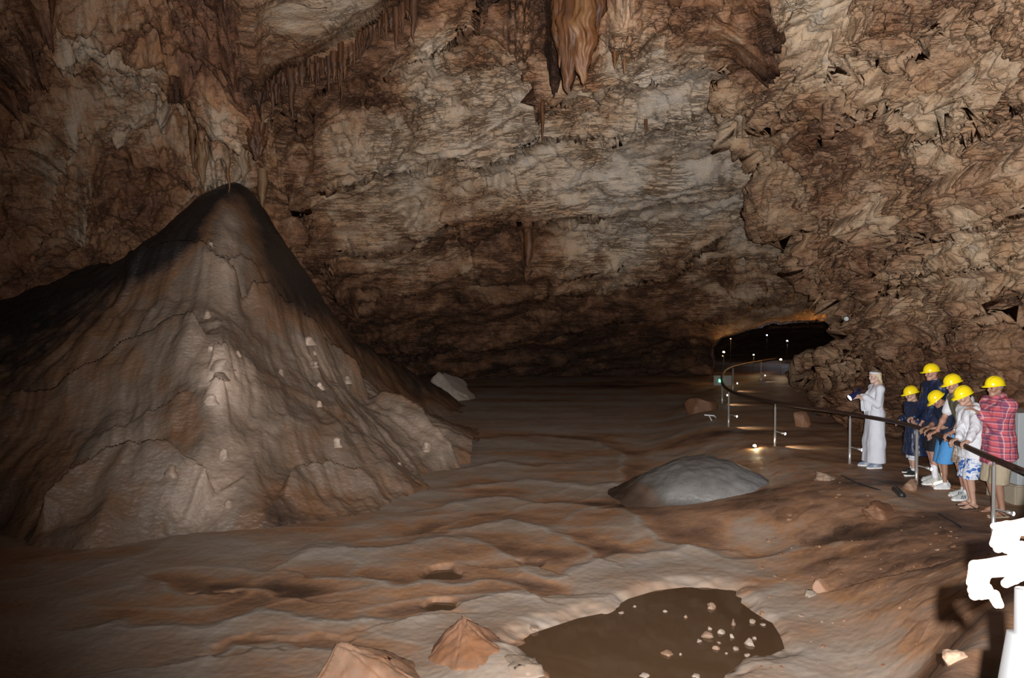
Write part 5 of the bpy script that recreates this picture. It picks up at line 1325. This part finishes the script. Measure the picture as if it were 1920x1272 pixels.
                G.rc(a_ - f_ * .045 * s + A(0, 0, .02), a_ + f_ * .10 * s + A(0, 0, .02), .048 * s, .046 * s, .01); G.rc(a_ + f_ * .10 * s + A(0, 0, .02), a_ + f_ * .178 * s + A(0, 0, .02), .046 * s, .042 * s, .01)
                G.cut(a_ + A(0, 0, .030), (0, 0, 1)); G.cut(a_, (0, 0, -1)); skin_obj('sole', [G.mesh()], q_.get('sole', mat), sh_o)
                if q_.get('stripes'):
                    for j in range(3):
                        bm = bmesh.new(); add_tube(bm, [a_ + f_ * (.055 + .026 * j) * s + sd * .0465 * s + A(0, 0, .035), a_ + f_ * (.035 + .026 * j) * s + sd * .038 * s + A(0, 0, .078 * s)], .006, 6)
                        obj('stripe', bm, q_['stripes'], sh_o)
    return root, env
m_navy = cloth('navy_nylon', (.012, .02, .055), .42, .3, 12, .45)
m_navyt = cloth('navy_cotton', (.013, .02, .045), .85)
m_white = cloth('white_cotton', (.62, .63, .68), .85); m_lace = cloth('white_crepe', (.60, .62, .69), .8, .5, 60)
m_olive = cloth('olive_canvas', (.105, .095, .058), .85); m_blue = cloth('sky_blue_cotton', (.075, .27, .58), .8)
m_beige = cloth('beige_canvas', (.36, .30, .215), .85); m_blk = cloth('black_cotton', (.012, .013, .018), .8)
m_whs = plain('white_leather', (.62, .63, .65), .4, 0, .5, .2); m_grs = plain('grey_shoe_mesh', (.40, .42, .42), .6, 0, .4, .5, 40); m_bks = plain('black_suede', (.012, .012, .014), .7)
m_sole = plain('white_rubber', (.75, .75, .74), .5); m_suede = plain('blue_grey_suede', (.20, .24, .33), .8)
m_hair_b = plain('black_hair', (.02, .015, .012), .5, 0, .5, .6, 120); m_hair_br = plain('brown_hair', (.045, .025, .015), .5, 0, .5, .6, 120); m_hair_g = plain('grey_hair', (.25, .24, .23), .6, 0, .4, .6, 120)
m_blond = plain('blond_hair', (.62, .50, .36), .5, 0, .4, .8, 90)
m_plaid = plaid_mat('red_plaid_flannel', (.47, .095, .115), (.55, .45, .48), (.07, .05, .12), .076)
m_pshort = plaid_mat('beige_plaid_cotton', (.42, .33, .25), (.6, .55, .48), (.2, .12, .1), .06)
m_pwhite = plaid_mat('white_plaid_cotton', (.55, .56, .60), (.75, .75, .78), (.22, .24, .34), .05)
t = NT('printed_board_shorts'); tc = t.n('ShaderNodeTexCoord').outputs['Object']
nz = t.n('ShaderNodeTexNoise'); nz.inputs['Scale'].default_value = 8; nz.inputs['Detail'].default_value = 3; nz.inputs['Distortion'].default_value = 1.6; t.link(tc, nz.inputs['Vector'])
t.bsdf(Base_Color=t.ramp(nz.outputs['Fac'], [(0, (.03, .10, .35)), (.43, (.04, .13, .42)), (.46, (.58, .60, .66)), (.58, (.58, .60, .66)), (.6, (.08, .2, .5)), (.66, (.58, .60, .66))], 'CONSTANT'), Roughness=.7)
m_print = t.m
def rail_at(D_):
    k = np.array([[p.y, p.x, p.z] for p in RAILPTS]); o = np.argsort(k[:, 0]); k = k[o]
    return A(np.interp(D_, k[:, 0], k[:, 1]), D_, np.interp(D_, k[:, 0], k[:, 2]))
def grip(px, back=.055, up=.042):
    """wrist for a hand that rests on the rail where it passes image column px"""
    Ds = np.linspace(9.3, 14.5, 400); k = np.array([rail_at(d) for d in Ds]); b = 960 + F_PX * CT * k[:, 0] / k[:, 1]
    q = k[int(np.argmin(np.abs(b - px)))]; return q + A(back, 0, up)
GRP = dict(hdir={1: (1, 0, -.35), -1: (1, 0, -.35)}, hnorm={1: (-.2, 0, -1), -1: (-.2, 0, -1)})

# the guide in white
guide, ge = figure('person', 'woman in a long white dress and headband holding a torch by the railing', 1641, 13.75, 1.70, 180, tone='pale', hat=False, nod=8, yaw=14, lean=-2, bust=True, width=.88,
    wrist={1: P(1622, 745, 13.55), -1: P(1616, 744, 13.85)}, pole={1: (-.9, .3, -.8), -1: (-.9, -.3, -.8)}, hdir={1: (1, -.1, .05), -1: (1, .1, .1)}, hnorm={1: (.1, -.6, -.8), -1: (0, .8, .6)},
    curl={1: (.15, .35, .45, .5), -1: (.5, .6, .7, .75)}, hair=dict(mat=m_blond, long=.27), feet={1: (.03, .12), -1: (.06, -.10)}, fang={1: 12, -1: -4},
    wear=[('dress', 'dress', m_lace, dict(hem=.10)), ('shoe', 'shoe', m_suede, dict(sole=m_sole, stripes=m_sole))])
hc, R, hs = ge['hc'], ge['R'], ge['hs']
G = Field(hc - .2, hc + .2, .005); G.el(hc + R @ A(-.014, 0, .03) * hs, A(.114, .093, .105) * hs, R, .01); G.cut(hc + R @ A(0, 0, .078) * hs, R @ A(-.18, 0, 1)); G.cut(hc + R @ A(0, 0, .048) * hs, R @ A(.18, 0, -1)); G.folds(.006, (70, 70, 70), 5)
skin_obj('headband', [G.mesh()], m_lace, guide)
G = Field(hc - .2, hc + .2, .005); G.el(hc + R @ A(-.014, 0, .03) * hs, A(.113, .092, .104) * hs, R, .01); G.cut(hc + R @ A(0, 0, .072) * hs, R @ A(.18, 0, -1)); G.folds(.003, (60, 60, 20), 6)
skin_obj('hair_crown', [G.mesh()], plain('ash_brown_hair', (.13, .10, .075), .5, 0, .4, .8, 90), guide)
# her torch: reflector head pointing down at the cave floor
tp = Vector(P(1600, 742, 13.72)); dn = Vector((-.84, -.02, -.54)).normalized()
tr = tag(empty('flashlight', tp), 'blue hand torch shining downwards in the hands of the woman in white', 'flashlight')
m_tor = plain('blue_plastic', (.01, .015, .07), .3)
bm = bmesh.new(); add_tube(bm, [dn * -.16, dn * -.05, dn * -.03, dn * .05, dn * .075], [.022, .024, .038, .055, .057], 20); obj('body', bm, m_tor, tr)
bm = bmesh.new(); add_tube(bm, [dn * .070, dn * .080], [.050, .048], 20); obj('lens', bm, m_led, tr)
bm = bmesh.new(); add_tube(bm, [dn * -.14 + Vector((0, 0, .03)), dn * -.10 + Vector((.01, 0, .075)), dn * -.03 + Vector((.01, 0, .08)), dn * .0 + Vector((0, 0, .05))], .010, 8); obj('handle', bm, m_tor, tr)
spot('flashlight_beam', tp + dn * .09, tp + dn * 2, 25, COLD, 50, .03)

# boy with glasses
boy, be = figure('person', 'boy with glasses and yellow helmet in a long dark navy raincoat', 1716, 13.05, 1.42, 184, tone='fair', nod=12, lean=4, yaw=0,
    wrist={1: grip(1702), -1: P(1690, 787, 13.3)}, **GRP, feet={1: (.10, .10), -1: (-.02, -.12)},
    hair=dict(mat=m_hair_br), wear=[('top', 'raincoat', m_navy, dict(hem=.42, sleeve=.97, g=.028, flare=1.35, fold=.03, ag=.03, seed=21)), ('shorts', 'shorts', m_pwhite, dict(hem=.33, g=.008)), ('sock', 'sock', m_white, dict(h=.12)), ('shoe', 'shoe', m_bks, dict(sole=m_sole))])
hc, R, hs = be['hc'], be['R'], be['hs']; bm = bmesh.new()
for q in (1, -1):
    c = hc + R @ A(.104, q * .033, -.004) * hs
    add_tube(bm, [c + R @ A(0, .026 * math.cos(a), .020 * math.sin(a)) for a in np.linspace(0, 2 * math.pi, 15)], .0035, 6, False)
    add_tube(bm, [c + R @ A(0, q * .026, .006), hc + R @ A(-.005, q * .085, .006) * hs], .0035, 6)
obj('glasses', bm, m_black, boy)

# tall man in navy
man, _ = figure('person', 'tall bald man in a navy jacket and black shorts behind the two boys', 1757, 12.35, 1.86, 182, tone='ruddy', nod=8, lean=6, yaw=4,
    wrist={1: P(1728, 795, 12.4), -1: P(1712, 790, 12.9)}, pole={1: (-.5, .5, -.8), -1: (-.5, -.5, -.8)}, feet={1: (.10, .11), -1: (-.06, -.13)}, hat_tilt=-2,
    wear=[('top', 'jacket', m_navy, dict(hem=.74, sleeve=.9, g=.03, fold=.032, ag=.03, seed=22, collar=True)), ('shorts', 'shorts', m_blk, dict(hem=.50)), ('sock', 'sock', m_white, dict(h=.5)), ('shoe', 'shoe', m_grs, dict(sole=m_sole))])
# boy in blue shorts
b3, _ = figure('person', 'boy in a navy shirt and bright blue shorts bending his head over the railing', 1774, 11.85, 1.46, 176, tone='tan', nod=38, lean=12, yaw=0, hipx=-.04,
    wrist={1: grip(1741), -1: grip(1734)}, **GRP, feet={1: (.06, .08), -1: (-.02, -.09)}, hair=dict(mat=m_hair_b),
    wear=[('top', 'shirt', m_navyt, dict(hem=.78, sleeve=.42, g=.03, ag=.026, fold=.02, seed=23)), ('shorts', 'shorts', m_blue, dict(hem=.47, g=.045, flare=1.05, seed=8)), ('shoe', 'shoe', m_whs, dict(sole=m_sole))])
# man in the olive vest
vm, ve = figure('person', 'man in an olive vest over a white shirt leaning with straight arms on the railing', 1806, 11.25, 1.80, 178, tone='ruddy', nod=18, lean=22, yaw=2, hipx=-.10, belly=1.12,
    wrist={1: grip(1780, .04), -1: grip(1754, .04)}, **GRP, pole={1: (-.5, .8, -.2), -1: (-.5, -.8, -.2)}, feet={1: (.02, .11), -1: (-.08, -.12)}, hair=dict(mat=m_hair_b), hat_tilt=0,
    wear=[('top', 'shirt', m_white, dict(hem=.86, sleeve=.34, g=.018, ag=.026, seed=24, collar=True)), ('vest', 'vest', m_olive), ('shorts', 'shorts', m_pshort, dict(hem=.50, g=.035, seed=5)), ('sock', 'sock', m_white, dict(h=.1)), ('shoe', 'shoe', m_grs, dict(sole=m_sole, stripes=m_navyt))])
w_, e_ = ve['wr'][1], ve['elb'][1]; d_ = unit(e_ - w_)
bm = bmesh.new(); c = w_ + d_ * .03
u_ = unit(np.cross(d_, A(0, 0, 1))); v_ = np.cross(u_, d_)
add_tube(bm, [c - d_ * .012, c - d_ * .011, c + d_ * .011, c + d_ * .012], [.030, .034, .034, .030], 16); wa = obj('watch', bm, m_black, vm)
bm = bmesh.new(); n_ = unit(A(0, .7, .7) - (A(0, .7, .7) @ d_) * d_); add_tube(bm, [c + n_ * .030, c + n_ * .040], [.021, .020], 16); obj('watch_face', bm, m_steel, wa)
# boy in the white hoodie
wb, we = figure('person', 'dark-haired boy in a white hooded top and blue printed shorts at the railing', 1822, 10.72, 1.63, 180, tone='fair', nod=20, lean=9, yaw=8, hipx=-.02,
    wrist={1: grip(1812, .05), -1: grip(1793, .05)}, **GRP, pole={1: (-.8, .3, -.6), -1: (-.8, -.3, -.6)}, feet={1: (.03, .09), -1: (-.05, -.10)}, hair=dict(mat=m_hair_br, low=-.085, side=.02),
    wear=[('top', 'hooded_top', m_white, dict(hem=.74, sleeve=.95, g=.030, ag=.022, fold=.024, seed=25, hood=True, flare=1.15)), ('shorts', 'board_shorts', m_print, dict(hem=.44, g=.026, flare=1.0, seed=6)), ('flipflop', 'flip_flop', m_bks)])
# man in plaid
km, ke = figure('person', 'grey-haired man in a red plaid shirt resting his hands on the hooded boy', 1874, 10.28, 1.78, 184, tone='tan', nod=8, lean=3, yaw=6, width=1.03, hat_tilt=-4,
    wrist={1: P(1838, 776, 10.35), -1: P(1836, 770, 10.6)}, pole={1: (-.4, .5, -.9), -1: (-.4, -.5, -.9)}, hdir={1: (.75, -.1, .5), -1: (.75, .1, .5)}, hnorm={1: (.5, -.3, -.8), -1: (.5, .3, -.8)},
    curl={1: (.3, .35, .4, .45), -1: (.3, .35, .4, .45)}, feet={1: (.04, .11), -1: (-.04, -.12)}, hair=dict(mat=m_hair_g),
    wear=[('top', 'plaid_shirt', m_plaid, dict(hem=.72, hemtilt=-.3, sleeve=.95, g=.038, ag=.030, fold=.022, seed=26, collar=True, flare=1.22)), ('shorts', 'cargo_shorts', m_beige, dict(hem=.42, g=.026, flare=1.16, seed=7)), ('flipflop', 'flip_flop', m_beige)])
# person leaning on the rail beside the photographer: only forearms and fists reach into view
nx, ny = 1.365, 1.48
npz = gz(nx, ny)
near, ne = figure('person', 'person at the right edge whose two bright hands rest over the nearest railing', 960 + F_PX * nx / ny * CT, ny, 1.66, 180, z0=npz, tone='pale', hat=False, nod=8, lean=16, hipx=-.06,
    wrist={1: P(1884, 1088, 1.50), -1: P(1958, 985, 1.80)}, pole={1: (-.3, .8, -.6), -1: (-.3, -.8, -.4)}, hdir={1: (1, -.1, -.12), -1: (1, .05, -.1)}, hnorm={1: (-.35, .1, -1), -1: (-.3, 0, -1)}, hres=.0026,
    curl={1: (1.5, 1.55, 1.6, 1.6), -1: (1.5, 1.55, 1.6, 1.6)}, thumb=.15, hand_s=.98, hair=dict(mat=m_hair_br),
    wear=[('top', 'shirt', m_white, dict(hem=.80, sleeve=.4, g=.02)), ('shorts', 'shorts', m_beige, dict(hem=.5)), ('shoe', 'shoe', m_whs, dict(sole=m_sole))])
